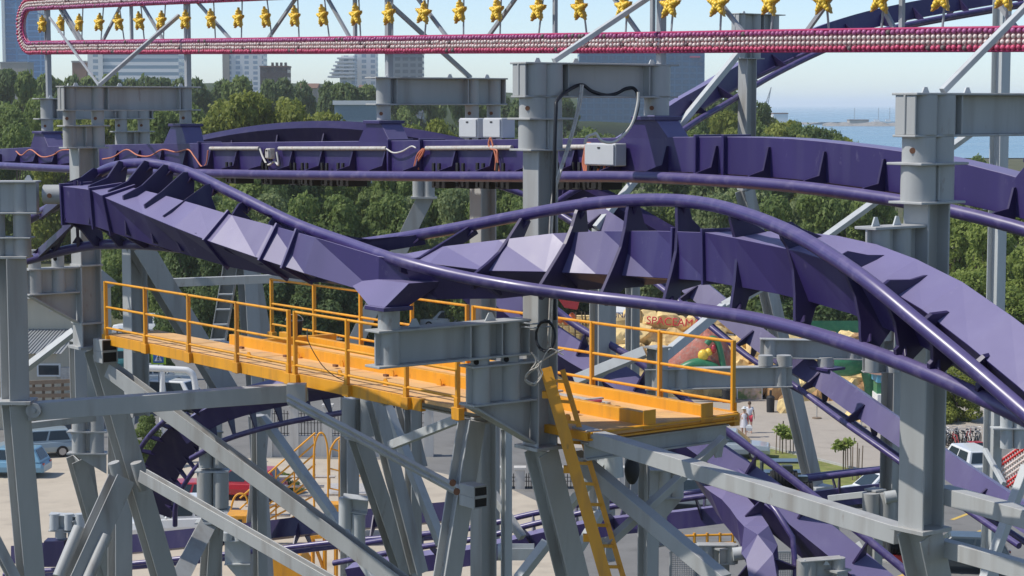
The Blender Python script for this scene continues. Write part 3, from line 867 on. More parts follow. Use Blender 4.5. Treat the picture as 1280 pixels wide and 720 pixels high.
# steel under the deck
for s in (L_pl - .12,):
    m = MB(); m.beam(pl(s, .0, -.27), pl(s, Wp - .1, -.27), .16, .26, 'H', ZZ.cross(vv)); m.build('under_beam', M['steel'], PLT, .004)
for t in (.9, 2.3):
    m = MB(); m.beam(pl(.3, t, -.3), pl(L_pl - .3, t, -.3), .16, .14, 'H', vv); m.build('under_beam', M['steel'], PLT, .004)
for s in (1.2, 4.2, 7.2, 10.0, 12.5):
    m = MB(); m.beam(pl(s, .06, -.2), pl(s, Wp - .1 if s > 4 else 1.2, -.2), .12, .12, 'H', uu); m.build('under_beam', M['steel'], PLT, .004)
m = MB(); c = pl(L_pl - .12, Wp - .25, -.48); m.prism([c + vv * .12 + ZZ * .09, c - vv * .12 + ZZ * .09, c - vv * .06 - ZZ * .16, c + vv * .06 - ZZ * .16], uu * .03); m.build('brace_lug', M['steel'], PLT)
m = MB(); c = P(371, 491, 33.6); m.box(c, V3((.16, 0, 0)), V3((0, .1, 0)), ZZ * .16); m.build('clamp', M['steel'], PLT, .004)
# slat bundle lying on the deck
PB = thing('slat_bundle', 'stack of pale wooden slats lying on the platform deck right of the middle column', 'planks', pl(L_pl - 2.4, 1.6, .03))
for i in range(5):
    m = MB(); m.box(pl(L_pl - 2.6 + .02 * i, 1.45 + .1 * i, .05 + .004 * (i % 2)), uu * .75, vv * .035, ZZ * .018); m.build('slat', M['conduit'], PB, .003)
for s in (-.5, .5):
    m = MB(); m.box(pl(L_pl - 2.55 + s, 1.65, .09), uu * .04, vv * .3, ZZ * .015); m.build('slat', M['conduit'], PB, .003)
m = MB(); m.box(pl(L_pl - 1.85, 1.5, .09), uu * .03, vv * .25, ZZ * .02); m.build('tie_bar', M['bulb_red'], PB)
# bucket on the deck
bk = pl(s_px(357, 2.0), 2.2, .1)
TB = thing('bucket', 'grey bucket standing on the platform behind the left railing gap', 'bucket', bk)
m = MB(); m.cyl(bk, bk + ZZ * .36, .13, 18, .17); m.build('body', M['black'], TB)
m = MB(); m.tube([bk + V3((.17 * math.cos(a), 0, .36 + .12 * math.sin(a))) for a in [math.pi * i / 10 for i in range(11)]], .008, 6); m.build('handle', M['conduit'], TB)
# wire hanging over the near rail
kx_ = thing('power_cable', 'thin dark wire hanging from the platform railing onto the deck', 'cable', P(385, 430, 33))
m = MB(); m.tube(cr([P(x, y, Y) for x, y, Y in ((384, 412, 33.1), (385, 425, 32.9), (392, 440, 32.7), (404, 458, 32.6), (418, 470, 32.5), (430, 476, 32.6))], 6), .008, 6); m.build('wire', M['cable'], kx_)

# ladder
LD = thing('ladder', 'yellow ladder leaning steeply against the middle column below the deck', 'ladder', P(760, 720, 27.6))
la, lb = P(682, 460, 28.15), P(764, 745, 27.5)
ra, rb = P(703, 462, 28.45), P(786, 745, 27.85)
m = MB(); m.beam(la, lb, .17, .06, 'C', V3((1, 0, 0))); m.build('stringer', Y_, LD, .004)
m = MB(); m.beam(ra, rb, .075, .06, 'C', V3((1, 0, 0))); m.build('stringer', Y_, LD, .004)
for i in range(11):
    t = (i + .6) / 11
    m = MB(); m.beam(la.lerp(lb, t), ra.lerp(rb, t), .045, .035, 'box', ZZ); m.build('rung', Y_, LD)
for t in (.12, .45, .75):
    m = MB(); m.box(la.lerp(lb, t) - V3((.1, -.05, 0)), V3((.06, 0, 0)), V3((0, .05, 0)), ZZ * .05); m.build('bracket', Y_, LD, .003)


# ================================================================== bulb sign along the upper track
SG = thing('light_bulb_sign', 'long rounded frame of pink and white bulbs with gold stars along the top edge', 'sign', L2(0) + ZZ * 20)
SGc = SG.location.copy()
bl = [(40, 60), (60, 59.5), (230, 58), (480, 56), (640, 54.5), (820, 53), (1000, 51), (1280, 48.5), (1420, 47)]
zc_b = tab3(bl, 0)
SH = 1.03     # centre distance between lower and upper band
sL = s_of_px(40) - .0; sR = s_of_px(1420)
sAv = sL
def sg(s, z, k=0): return L2(s) + Vv * k + ZZ * (interp(zc_b, s) + z)
# note: s decreases to the left
def bandpath(r):
    """closed left end, open to the right: offset r from the band centre line"""
    pts = []
    n = 90
    for i in range(n + 1):
        s = sR + (sL - .0 - sR) * i / n; pts.append((s, -r))
    Rr = SH / 2
    for i in range(1, 16):
        a = -math.pi / 2 - math.pi * i / 16
        rr = Rr + r
        pts.append((sL + rr * math.cos(a), SH / 2 + rr * math.sin(a)))
    for i in range(n + 1):
        s = sL + (sR - sL) * i / n; pts.append((s, SH + r))
    return pts
bp0 = bandpath(0)
M['panel_pink'] = mk('faded pink sign board', (.5, .26, .29), .6)
def path3(r, k): return [sg(max(s, sL - 9), z, k) if s >= sL else (L2(s) + Vv * k + ZZ * (interp(zc_b, sL) + z)) for s, z in bandpath(r)]
m = MB()
pa, pb = path3(-.135, -.0), path3(.135, -.0); qa, qb = path3(-.135, .08), path3(.135, .08)
m.loft([[pa[i], pb[i], qb[i], qa[i]] for i in range(len(pa))]); m.build('band_panel', M['panel_pink'], SG)
for r, mt in ((.142, 'pink'), (-.142, 'pink')):
    m = MB(); m.tube(path3(r, -.0), .02, 8); m.build('border_tube', M[mt], SG)
# bulbs
def arc_positions(r, step):
    p = path3(r, -.035); out = []; acc = 0
    for a, b in zip(p, p[1:]):
        l = (b - a).length; t = step - acc
        while t < l:
            out.append(a.lerp(b, t / l)); t += step
        acc = (acc + l) % step if True else 0
        acc = l - (t - step)
    return out
def bulbmesh(r, mat, name):
    m = MB(); m.ball((0, 0, 0), r, 8, 6); o = m.build(name, mat); me = o.data; D.objects.remove(o); return me
def put_rows(rows, mat, rad, step, indiv):
    mb = MB(); allp = []; mats_ = [mat, M['bulb_dead']]
    for r in rows: allp += arc_positions(r, step)
    allp.sort(key=lambda p: p.y if scr(p)[0] < 1290 and scr(p)[1] > 0 else p.y + 500)
    me = bulbmesh(rad, mat, 'bulb')
    for i, p in enumerate(allp):
        if i < indiv:
            o = D.objects.new('bulb', me); COL.objects.link(o); o.parent = SG; o.location = p - SGc
        else:
            mb.cur = 1 if R.random() < .035 else 0
            q_ = V3((R.gauss(0, .004), R.gauss(0, .004), R.gauss(0, .004))); mb.ball(p + q_, rad, 6, 4)
    if mb.v:
        o = mb.build('bulbs', mats_, SG); o['kind'] = 'stuff'
put_rows((-.034, .034), M['bulb_white'], .032, .085, 100)
put_rows((.104,), M['bulb_red'], .037, .085, 0)
put_rows((-.104,), M['bulb_purple'], .037, .085, 0)
# stars
STX = [57, 80, 103, 128, 152, 178, 205, 235, 267, 301, 335, 371, 406, 447, 488, 531, 576, 622, 673, 725, 779, 837, 897, 961, 1027, 1098, 1174, 1253]
star_me = None
def star_mesh():
    m = MB(); pts = []
    for i in range(10):
        a = math.pi / 2 + i * math.pi / 5; r = .225 if i % 2 == 0 else .1
        pts.append(U * r * math.cos(a) + ZZ * r * math.sin(a))
    m.cur = 0
    m.prism(pts, Vv * .05)
    m.cur = 1
    for i in range(5):
        a = math.pi / 2 + i * 2 * math.pi / 5
        for r in (.055, .1, .145):
            for sgn in (-1, 1):
                m.ball(U * r * math.cos(a) + ZZ * r * math.sin(a) + Vv * sgn * .035, .038 if r < .14 else .03, 7, 5)
        a += math.pi / 5
        for sgn in (-1, 1): m.ball(U * .055 * math.cos(a) + ZZ * .055 * math.sin(a) + Vv * sgn * .035, .03, 7, 5)
    m.cur = 2
    for sgn in (-1, 1): m.ball(Vv * sgn * .05, .038, 8, 5)
    return m
for i, px in enumerate(STX):
    s = s_of_px(px); c = sg(s, SH * .52, -.02)
    if star_me is None:
        o = star_mesh().build('star', [M['gold'], M['bulb_yellow'], M['bulb_yellow']]); star_me = o.data; o.parent = SG
    else:
        o = D.objects.new('star', star_me); COL.objects.link(o); o.parent = SG
    o.location = c - SGc
    o.rotation_euler = (R.uniform(-.12, .12), R.uniform(-.12, .12), R.uniform(-.15, .15))
    if 930 < px < 1200:
        o.material_slots  # centre bulb is orange-red on these
    m = MB(); m.tube([sg(s, .14, .06), sg(s, SH - .14, .06)], .016, 6)
    rd = m.build('star_rod', M['bracegrey'], o) if False else None
    off = o.location
    m2 = MB(); m2.tube([sg(s, .14, .06) - c, sg(s, SH - .14, .06) - c], .016, 6)
    me = D.meshes.new('rod'); me.from_pydata([tuple(p) for p in m2.v], [], m2.f); me.polygons.foreach_set('use_smooth', m2.sm); me.materials.append(M['bracegrey'])
    ro = D.objects.new('rod', me); COL.objects.link(ro); ro.parent = o
# frame posts and diagonals behind the band
for px, zq in ((57, zt1 - .2), (230, zt1), (480, P(600, 97.5, c3.y).z), (818, zt), (1330, zt5)):
    s = s_of_px(px)
    zb0 = {57: P(150, 123, c4.y).z, 230: zt1, 480: P(600, 97.5, c3.y).z, 818: zt, 1330: zt5}[px]
    m = MB(); m.beam(L2(s) + Vv * .12 + ZZ * zb0, sg(s, SH + .1, .12), .11, .11, 'box', Vv); m.build('post', M['bracegrey'], SG, .004)
for px in (160, 437, 685, 806, 1115):
    s = s_of_px(px); m = MB(); m.beam(sg(s, -.1, .14), sg(s, SH + .1, .14), .06, .06, 'box', Vv); m.build('post', M['bracegrey'], SG)
for a, b in ((66, 100), (70, 105), (118, 152), (168, 205), (233, 292), (320, 372), (395, 437), (500, 560), (592, 655), (735, 800), (855, 930), (985, 1060), (1060, 1115), (1190, 1270)):
    m = MB(); up = R.random() < .5 if a not in (118, 320, 592, 985) else True
    z0, z1 = (-.05, SH + .05) if a in (118, 320, 592, 985) else (SH + .05, -.05)
    m.beam(sg(s_of_px(a), z0, .15), sg(s_of_px(b), z1, .15), .055, .055, 'box', Vv); m.build('diagonal', M['bracegrey'], SG)
# long struts from the arm tops up to the frame
for p, q in (((124, 106, 41.0), (224, 19, 41.9)), ((124, 107, 41.2), (62, 22, 46.8)), ((692, 76, 29.0), (818, -8, 30.1)), ((588, 97, 37.0), (486, 4, 35.8)), ((1178, 114, 23.3), (1300, -10, 24.3))):
    m = MB(); wz = .045 if q[0] == 62 else .075; m.beam(P(*p), P(*q), wz, wz, 'box', Vv); m.build('strut', M['bracegrey'] if p[0] < 600 else M['steel2'], SG, .004)


# ================================================================== further steelwork
def far_col(label, px, Y, ytop, w=.5, head=True, armdir=None, pybase=None, ybot=None, mat='steel', armL=2.2, r=.15, ds=.6):
    w *= .8; c = P(px, 400, Y); c.z = 0
    T = thing('support_column', label, 'column', c, 'grey coaster support columns')
    z1 = P(px, ytop, Y).z; z0 = 0 if ybot is None else P(px, ybot, Y).z
    if head:
        hanger(T, c, armdir or Vv, armL, z1, r, ds, w, z0, False)
    else:
        m = MB(); m.beam(c + ZZ * z0, c + ZZ * z1, w, w, 'H', Vv); m.build('shaft', M[mat], T, .006)
        flange(T, c + ZZ * (z1 - .01), U * w * .65, Vv * w * .65, .02, 'head_plate')
    return T, c
Ta, ca = far_col('tall pale grey column rising against the sky right of centre, short arm on its top', 931, 56, 17, .46, True, Vv, ybot=238, armL=1.0)
leg(Ta, P(931, 238, 56), P(1017, 606, 57), .4, ground=False)
m = MB(); m.box(P(1020, 613, 57), U * .36, Vv * .36, ZZ * .16); m.build('leg_foot', M['steel2'], Ta, .01)
leg(Ta, P(1023, 622, 57.1), P(1060, 760, 57.6), .5, ground=True)
brace(Ta, (927, 62, 55.8), (745, 285, 53), .17, 'box', None, 'steel2')
Tb, cb_ = far_col('grey column at the right margin behind the nearest column', 1244, 55, -20, .46, False, None, mat='steel2')
brace(Tb, (1236, 150, 55), (1030, 298, 53), .17, 'box', None, 'steel2')
m = MB()
for dx in (14, 30): m.cyl(P(1244 + dx, 560, 54.5), P(1244 + dx, 505, 54.5), .17)
m.box(P(1262, 535, 54.5), V3((.5, 0, 0)), V3((0, .2, 0)), ZZ * .02); m.box(P(1262, 503, 54.5), V3((.5, 0, 0)), V3((0, .2, 0)), ZZ * .02)
m.cyl(P(1235, 262, 54.6), P(1235, 212, 54.6), .14)
m.build('bracket', M['steel2'], Tb)
brace(Tb, (1231, 562, 54.6), (1255, 605, 53), .12, 'box', None, 'steel2')

def simple_col(label, px, Y, y0, y1, w, legto=None, mat='steel', arm=None, headpipes=None, gus=None):
    w *= .8; a = P(px, y0, Y); T = thing('support_column', label, 'column', (a.x, a.y, 0), 'grey coaster support columns')
    b = P(px, y1, Y); b = V3((a.x, a.y, b.z))
    m = MB(); m.beam(b, a, w, w, 'H', Vv); m.build('shaft', M[mat], T, .005)
    m = MB(); m.box(a, U * w * .65, Vv * w * .65, ZZ * .02); m.box(b, U * w * .65, Vv * w * .65, ZZ * .02); m.build('flange', M[mat], T)
    if legto: leg(T, b, P(*legto), w, ground=True, mat=mat)
    if arm:
        (x0, ya, Y0), (x1, yb, Y1), h = arm
        p = P(x0, ya, Y0); q = P(x1, yb, Y1); m = MB()
        m.beam(p, q, .3, h, 'H', (q - p).cross(ZZ))
        d = (q - p).normalized()
        for t in (.08, .25, .92): m.cyl(p.lerp(q, t) - ZZ * h * .48, p.lerp(q, t) + ZZ * h * .48, .14)
        m.build('arm', M[mat], T, .005)
    if headpipes:
        for (x, ya, yb, Yq, r) in headpipes:
            m = MB(); m.cyl(P(x, yb, Yq), P(x, ya, Yq), r); m.build('adjuster_pipe', M[mat], T)
    return T
simple_col('grey column seen through the far railing right of the middle column', 750, 44, 340, 640, .42)
simple_col('thin grey column behind the far railing in front of the painted rocks', 791, 58, 350, 620, .38)
Tc = simple_col('short grey column behind the right end of the far railing with a long arm to the right', 822, 43, 434, 680, .42, arm=((806, 474, 43), (990, 470, 43), .46), headpipes=[(957, 444, 457, 43, .16), (980, 444, 457, 43, .16)])
brace(Tc, (718, 476, 43), (806, 440, 43), .22, 'box', None, 'steel2')
brace(Tc, (822, 452, 43.2), (905, 384, 44.5), .2, 'box', None, 'steel2')
brace(Tc, (905, 384, 44.5), (960, 352, 45), .2, 'box', None, 'steel2')
Td = simple_col('grey column and arm hanging the descending violet track, behind the nearest column', 1118, 47, 398, 700, .5, arm=((1105, 438, 47), (950, 435, 47), .46), headpipes=[(1032, 446, 458, 47, .2), (958, 446, 458, 46.5, .16), (982, 446, 458, 46.5, .16), (1104, 395, 425, 47, .24), (1128, 395, 425, 47, .24)])
m = MB(); m.beam(P(1078, 452, 46), P(1145, 452, 46), .3, .5, 'H', Vv)
for x in (1090, 1116): m.cyl(P(x, 465, 45.8), P(x, 440, 45.8), .16)
m.build('bracket', M['steel'], Td, .005)
m = MB(); m.box(P(1034, 460, 47), U * .3, Vv * .3, ZZ * .03); m.build('mount_plate', M['purple'], Td)

Te = simple_col('grey column under the platform end carrying crossing braces', 811, 37, 563, 760, .36, mat='steel')
m = MB()
for x in (832, 846): m.cyl(P(x, 622, 36.6), P(x, 585, 36.6), .13)
m.beam(P(812, 604, 36.6), P(852, 604, 36.6), .3, .55, 'H', Vv); m.prism([P(818, 624, 36.6), P(852, 624, 36.6), P(820, 662, 36.6)], V3((0, .05, 0)))
m.build('bracket', M['steel'], Te, .005)
brace(Te, (745, 585, 37), (760, 575, 37), .1)
brace(Te, (690, 660, 38), (770, 560, 36), .16, 'box', None, 'steel2')
brace(Te, (752, 640, 38), (702, 720, 38), .16, 'box', None, 'steel2')
m = MB(); m.cyl(P(768, 596, 36), P(766, 563, 36), .17); m.build('pipe_stub', M['steel2'], Te)
m = MB(); m.ball(P(790, 587, 36.2), .2, 12, 8, (.7, 1, 1.4)); m.build('rubber_buffer', M['black'], Te)

Tf = simple_col('pale lit steel post below the platform between two braced legs', 633, 38, 535, 760, .2, mat='steel2')
brace(Tf, (598, 590, 44), (653, 672, 43), .16, 'box', None, 'steel')
brace(Tf, (648, 724, 42), (684, 678, 42), .2, 'box', None, 'steel2')
brace(Tf, (488, 557, 41), (572, 524, 40), .18, 'box', None, 'steel2')
m = MB(); m.cyl(P(622, 690, 50), P(637, 690, 50), .22); m.beam(P(640, 690, 50), P(668, 690, 50), .3, .6, 'H', ZZ); m.build('hub', M['steel2'], Tf)
Tg = simple_col('grey slender far column framed between the legs below the platform', 616, 62, 530, 690, .4)
m = MB(); m.beam(P(596, 645, 62), P(612, 645, 62), .3, .7, 'H', Vv); m.prism([P(597, 660, 62), P(612, 660, 62), P(612, 680, 62)], V3((0, .05, 0))); m.build('bracket', M['steel'], Tg)
Th = simple_col('grey leg with twin pipe head sloping right under the left part of the platform', 448, 45, 496, 548, .46, legto=(504, 712, 46), headpipes=[(436, 498, 545, 44.7, .16), (459, 498, 545, 44.7, .16)])
brace(Th, (468, 500, 43), (524, 716, 43), .3, 'H', Vv)
brace(Th, (480, 500, 44), (552, 680, 43), .2, 'box', None, 'steel2')
m = MB()
for i in range(7):
    t = i / 7; c = P(480 + 22 * t, 560 + 80 * t, 44.6); m.box(c, V3((.15, 0, 0)), V3((0, .12, 0)), ZZ * .015)
m.build('stiffener', M['steel'], Th)
m = MB(); m.beam(P(428, 628, 45.6), P(460, 632, 45.6), .3, .35, 'H', Vv)
for x, y in ((432, 640), (448, 660)): m.cyl(P(x, y + 20, 45.6), P(x, y - 18, 45.6), .16)
m.build('bracket', M['steel2'], Th)
Ti = simple_col('plain grey column below the platform left of centre', 516, 46, 505, 760, .36)
brace(Ti, (503, 500, 46.5), (524, 585, 46.2), .3, 'H', Vv)
Tj = simple_col('grey column standing in front of the yellow ride at lower left', 323, 52, 520, 760, .36)
m = MB(); m.beam(P(281, 690, 52), P(313, 690, 52), .3, .65, 'H', Vv)
for x in (284, 300): m.cyl(P(x, 675, 52), P(x, 665, 52), .17)
m.prism([P(283, 706, 52), P(313, 706, 52), P(313, 740, 52)], V3((0, .05, 0))); m.build('bracket', M['steel2'], Tj)
brace(Tj, (328, 522, 50), (415, 642, 49), .22, 'box', None, 'steel2')
brace(Tj, (415, 642, 49), (475, 735, 48), .2, 'box', None, 'steel2')
Tk = simple_col('grey column with stacked pipe collars in front of the red car', 266, 50, 540, 650, .38, headpipes=[(256, 590, 634, 49.7, .2), (276, 590, 634, 49.7, .2), (257, 556, 584, 49.8, .17), (275, 556, 584, 49.8, .17)])
leg(Tk, P(262, 650, 50), P(218, 735, 48), .44, ground=True)
leg(Tk, P(267, 650, 50.3), P(260, 760, 50.3), .4, ground=True)
m = MB()
for yy in (588, 636, 652): m.box(P(266, yy, 49.8), V3((.42, 0, 0)), V3((0, .25, 0)), ZZ * .02)
m.build('flange', M['steel2'], Tk)
Tl = simple_col('grey column with pipe bracket standing before the blue parked car', 97, 52, 425, 520, .42, legto=(118, 662, 53))
m = MB()
for x in (99, 121): m.cyl(P(x, 566, 51.5), P(x, 512, 51.5), .19)
for yy in (539, 566): m.box(P(110, yy, 51.5), V3((.52, 0, 0)), V3((0, .2, 0)), ZZ * .02)
m.prism([P(92, 568, 51.5), P(133, 568, 51.5), P(133, 592, 51.5)], V3((0, .05, 0))); m.build('bracket', M['steel'], Tl)
leg(Tl, P(95, 572, 52), P(122, 668, 53), .4, ground=True)
brace(Tl, (30, 462, 46), (93, 414, 46), .16, 'box', None, 'steel2')
Tm = simple_col('short grey bracket post holding the low violet track at bottom left', 95, 70, 650, 720, .4, headpipes=[(76, 660, 672, 70, .2), (92, 664, 690, 70, .2)])
m = MB(); m.beam(P(62, 652, 70), P(106, 655, 70), .35, .62, 'H', Vv)
for x in (68, 86, 100): m.cyl(P(x, 662, 69.9), P(x, 642, 69.9), .17)
m.build('arm', M['steel2'], Tm)
m = MB(); c = P(70, 690, 70); m.loft([[c + V3((a * .45, b * .4, -.45)) for a, b in ((-1, -1), (1, -1), (1, 1), (-1, 1))], [c + V3((a * .35, b * .3, .45)) for a, b in ((-1, -1), (1, -1), (1, 1), (-1, 1))]]); m.build('pyramid_mount', M['purple_dark'], Tm)
Tn = simple_col('grey column with round pipe collar in front of the white car at lower right', 1094, 45, 612, 760, .34, headpipes=[(1089, 616, 650, 44.8, .2), (1108, 616, 650, 44.8, .2)])
brace(Tn, (1036, 623, 46), (1090, 617, 45.5), .14, 'box', None, 'steel2')
m = MB(); m.cyl(P(1106, 622, 44.5), P(1120, 620, 44.5), .14); m.build('connecting_pipe', M['steel2'], Tn)
brace(Tn, (1062, 692, 45), (1078, 682, 45), .2, 'box', None, 'steel2')
To = simple_col('low grey arm with lifting lugs at the bottom edge right of centre', 1046, 40, 712, 760, .4, arm=((1000, 712, 40), (1052, 708, 40), .4))
m = MB()
for x in (1006, 1033): m.prism([P(x - 4, 706, 39.9), P(x + 4, 706, 39.9), P(x, 699, 39.9)], V3((0, .05, 0)))
m.build('lifting_lug', M['steel2'], To)
Tp = simple_col('low grey arm with pale round pipe end beside the curling violet track', 900, 41, 684, 760, .36, arm=((872, 692, 41), (918, 692, 41), .42))
m = MB(); m.cyl(P(916, 693, 40.8), P(932, 691, 40.8), .14); m.build('pipe_end', M['steel2'], Tp)
# A-frame with ladder-like stiffeners far left
Tq = thing('support_column', 'far grey A-frame of three legs behind the left railing', 'column', (P(300, 300, 68).x, 68, 0), 'grey coaster support columns')
leg(Tq, P(297, 285, 68), P(268, 455, 68), .5, 'C', V3((0, -1, 0)))
leg(Tq, P(268, 455, 68), P(268, 520, 68), .4, ground=True)
leg(Tq, P(305, 285, 68), P(316, 455, 68), .5)
leg(Tq, P(316, 455, 68), P(320, 520, 68), .4, ground=True)
leg(Tq, P(307, 285, 68), P(335, 455, 69), .4)
leg(Tq, P(335, 455, 69), P(329, 520, 69), .36, ground=True)
m = MB()
for i in range(8):
    t = i / 7; c = P(297 - 24 * t, 292 + 132 * t, 67.8); m.box(c, V3((.24, 0, 0)), V3((0, .2, 0)), ZZ * .02)
m.build('stiffener', M['steel2'], Tq)
brace(Tq, (196, 354, 62), (430, 345, 62), .26, 'box', ZZ, h=.26)
Tr = thing('support_column', 'far grey inclined leg seen under the upper track left of centre', 'column', (P(530, 240, 62).x, 62, 0), 'grey coaster support columns')
leg(Tr, P(535, 240, 62), P(437, 443, 62), .48, 'H', V3((1, 0, 0)))
leg(Tr, P(437, 443, 62), P(437, 520, 62), .44, ground=True)
m = MB()
for x in (523, 536): m.cyl(P(x, 246, 61.8), P(x, 216, 61.8), .18)
m.box(P(530, 247, 61.8), V3((.4, 0, 0)), V3((0, .25, 0)), ZZ * .03); m.build('column_head', M['steel'], Tr)
Ts = simple_col('far grey post with a flat round head behind the near track, right of the middle column', 760, 60, 284, 700, .46, headpipes=[(748, 284, 302, 59.6, .2), (768, 284, 302, 59.6, .2)])

YRL = thing('yellow_railing', 'low yellow railing glimpsed under the curling violet track', 'railing', P(885, 678, 66))
for yy in (668, 678):
    m = MB(); m.tube([P(850, yy + 2, 66), P(920, yy, 66)], .04, 8); m.build('bar', Y_, YRL)
for x in (852, 868, 884, 900, 916):
    m = MB(); m.beam(P(x, 690, 66), P(x, 666, 66), .07, .07, 'box'); m.build('post', Y_, YRL)
MF = thing('mesh_fence', 'grey wire mesh panels at the bottom edge below the crossing braces', 'fence', P(870, 720, 57))
for x0 in (838, 872, 958):
    m = MB()
    for i in range(15): m.beam(P(x0 + i * 2.2, 690, 57), P(x0 + i * 2.2, 745, 57), .012, .012, 'box')
    for i in range(20): m.beam(P(x0, 690 + i * 2.6, 57), P(x0 + 31, 690 + i * 2.6, 57), .012, .012, 'box')
    for a_, b_ in (((x0, 690), (x0 + 31, 690)), ((x0, 690), (x0, 745)), ((x0 + 31, 690), (x0 + 31, 745))): m.beam(P(*a_, 57), P(*b_, 57), .05, .05, 'box')
    m.build('panel', M['bracegrey'], MF)


# ================================================================== light, sky, air
w = D.worlds.new('World'); SC.world = w; w.use_nodes = True
nt = w.node_tree; bg = nt.nodes['Background']
sky = nt.nodes.new('ShaderNodeTexSky'); sky.sky_type = 'NISHITA'; sky.sun_disc = False
SUN_EL = math.radians(52)
sdir = V3((-0.98, -0.13, 0)).normalized()
sky.sun_elevation = SUN_EL
sky.sun_rotation = math.atan2(sdir.x, sdir.y)
sky.air_density = 0.65; sky.dust_density = 0.35; sky.ozone_density = 2.0; sky.altitude = 10
nt.links.new(sky.outputs[0], bg.inputs[0]); bg.inputs[1].default_value = 0.128
ld = D.lights.new('sun', 'SUN'); ld.energy = 3.15; ld.angle = math.radians(.53); ld.color = (1, .955, .88)
lo = D.objects.new('sun', ld); COL.objects.link(lo); lo.location = (-60, 0, 90)
to = V3((sdir.x * math.cos(SUN_EL), sdir.y * math.cos(SUN_EL), math.sin(SUN_EL)))
lo.rotation_euler = to.to_track_quat('Z', 'Y').to_euler()
SC.view_settings.view_transform = 'Standard'; SC.view_settings.look = 'None'; SC.view_settings.gamma = 1
SC.view_settings.exposure = 0.38


# ================================================================== ground
M['ground'] = mk('mixed earth', (.10, .105, .06), .95, 0, .35, .12, (.2, .17, .12), .6, spec=.1)
M['sand'] = mk('sandy gravel', (.50, .435, .345), .95, 0, .12, .35, (.36, .31, .25), .7, bump=.4, bscale=12, spec=.1)
M['asphalt'] = mk('pale worn asphalt', (.20, .195, .185), .9, 0, .12, .4, (.13, .125, .12), .6, spec=.2)
M['plaza'] = mk('plaza paving', (.40, .355, .30), .85, 0, .08, .5, (.3, .26, .22), .5, spec=.2)
M['grass'] = mk('dry lawn', (.20, .22, .07), .95, 0, .3, 1.2, (.34, .28, .13), .7, spec=.1)
M['kerb'] = mk('kerb stone', (.42, .41, .38), .85)
M['paint_yellow'] = mk('road marking', (.62, .42, .1), .8, 0, .15, 6)
M['sea'] = mk('sea water', (.12, .25, .34), .25, 0, .12, .02)
M['stone'] = mk('rubble stone', (.27, .26, .245), .9, 0, .3, .3)


def sheet(name, pts, z, mat, kind='structure'):
    me = D.meshes.new(name)
    me.from_pydata([(p[0], p[1], z) for p in pts], [], [tuple(range(len(pts)))]); me.materials.append(M[mat])
    o = D.objects.new(name, me); COL.objects.link(o)
    if me.polygons[0].normal.z < 0: me.flip_normals()
    return struct(o, kind)
def px_poly(l): return [PZ(x, y) for x, y in l]
sheet('ground', [(-60000, -300), (60000, -300), (60000, 60000), (-60000, 60000)], 0, 'ground')
sheet('road', [(-120, 60), (140, 60), (140, 168), (-120, 168)], .004, 'asphalt')
sheet('sandy_ground', px_poly([(-60, 800), (-60, 572), (60, 566), (250, 572), (480, 575), (640, 612), (700, 640), (720, 800)]), .008, 'sand')
sheet('plaza', px_poly([(660, 500), (1340, 500), (1340, 560), (1240, 560), (1210, 566), (1120, 604), (935, 562), (800, 560), (660, 560)]), .008, 'plaza')
sheet('lawn', px_poly([(925, 562), (960, 560), (1128, 602), (1110, 628), (960, 606)]), .012, 'grass')
sheet('sea', [(45, 700), (60000, 660), (60000, 59000), (1500, 59000), (30, 1500)], .3, 'sea')
m = MB()
q = px_poly([(925, 562), (960, 560), (1128, 602)])
for a, b in zip(q, q[1:]):
    m.beam(a + ZZ * .05, b + ZZ * .05, .15, .12, 'box', ZZ)
struct(m.build('kerb', M['kerb']))
for i, ((x0, y0), (x1, y1)) in enumerate([((1190, 650), (1290, 612)), ((1215, 668), (1300, 636)), ((1090, 735), (1180, 698))]):
    m = MB(); a = PZ(x0, y0) + ZZ * .012; b = PZ(x1, y1) + ZZ * .012; d = (b - a).normalized(); n = d.cross(ZZ)
    m.add([a - n * .1, b - n * .1, b + n * .1, a + n * .1], [(0, 1, 2, 3)]); struct(m.build('road_marking', M['paint_yellow']))
# breakwater and harbour strip
def ridge(name, pts, w, h, mat, kind='structure', jit=.3, label=None, cat=None):
    m = MB(); rings = []
    C = cr([V3(p) for p in pts], 8)
    for i, p in enumerate(C):
        d = (C[min(i + 1, len(C) - 1)] - C[max(0, i - 1)]).normalized(); n = d.cross(ZZ)
        k = 1 + R.uniform(-jit, jit)
        rings.append([p - n * w, p - n * w * .4 + ZZ * h * k, p + n * w * .4 + ZZ * h * k, p + n * w])
    m.loft(rings); o = m.build(name, M[mat]); return struct(o, kind)
ridge('breakwater', [PZ(1030, 158), PZ(1100, 158), PZ(1180, 158), PZ(1300, 158), PZ(1500, 158)], 14, 3.2, 'stone')
ridge('breakwater', [PZ(640, 153), PZ(740, 153), PZ(860, 153), PZ(1040, 156)], 30, 2.0, 'stone')
# shore hill under the town
M['hill'] = mk('wooded hill', (.045, .07, .028), .95, 0, .3, .02, spec=.05)
def hill(pts_px, Y, depth, name='hill'):
    m = MB(); rings = []
    for x, y in pts_px:
        t = P(x, y, Y); rings.append([V3((t.x, Y - depth, -.5)), V3((t.x, Y - depth * .4, max(.5, t.z * .8))), V3((t.x, Y, max(.6, t.z))), V3((t.x, Y + depth, -.5))])
    m.loft(rings, True); return struct(m.build(name, M['hill']))
hill([(-200, 112), (-60, 112), (60, 110), (160, 106), (300, 103), (420, 105), (520, 108), (640, 116), (720, 122), (800, 127), (840, 131)], 1500, 500)

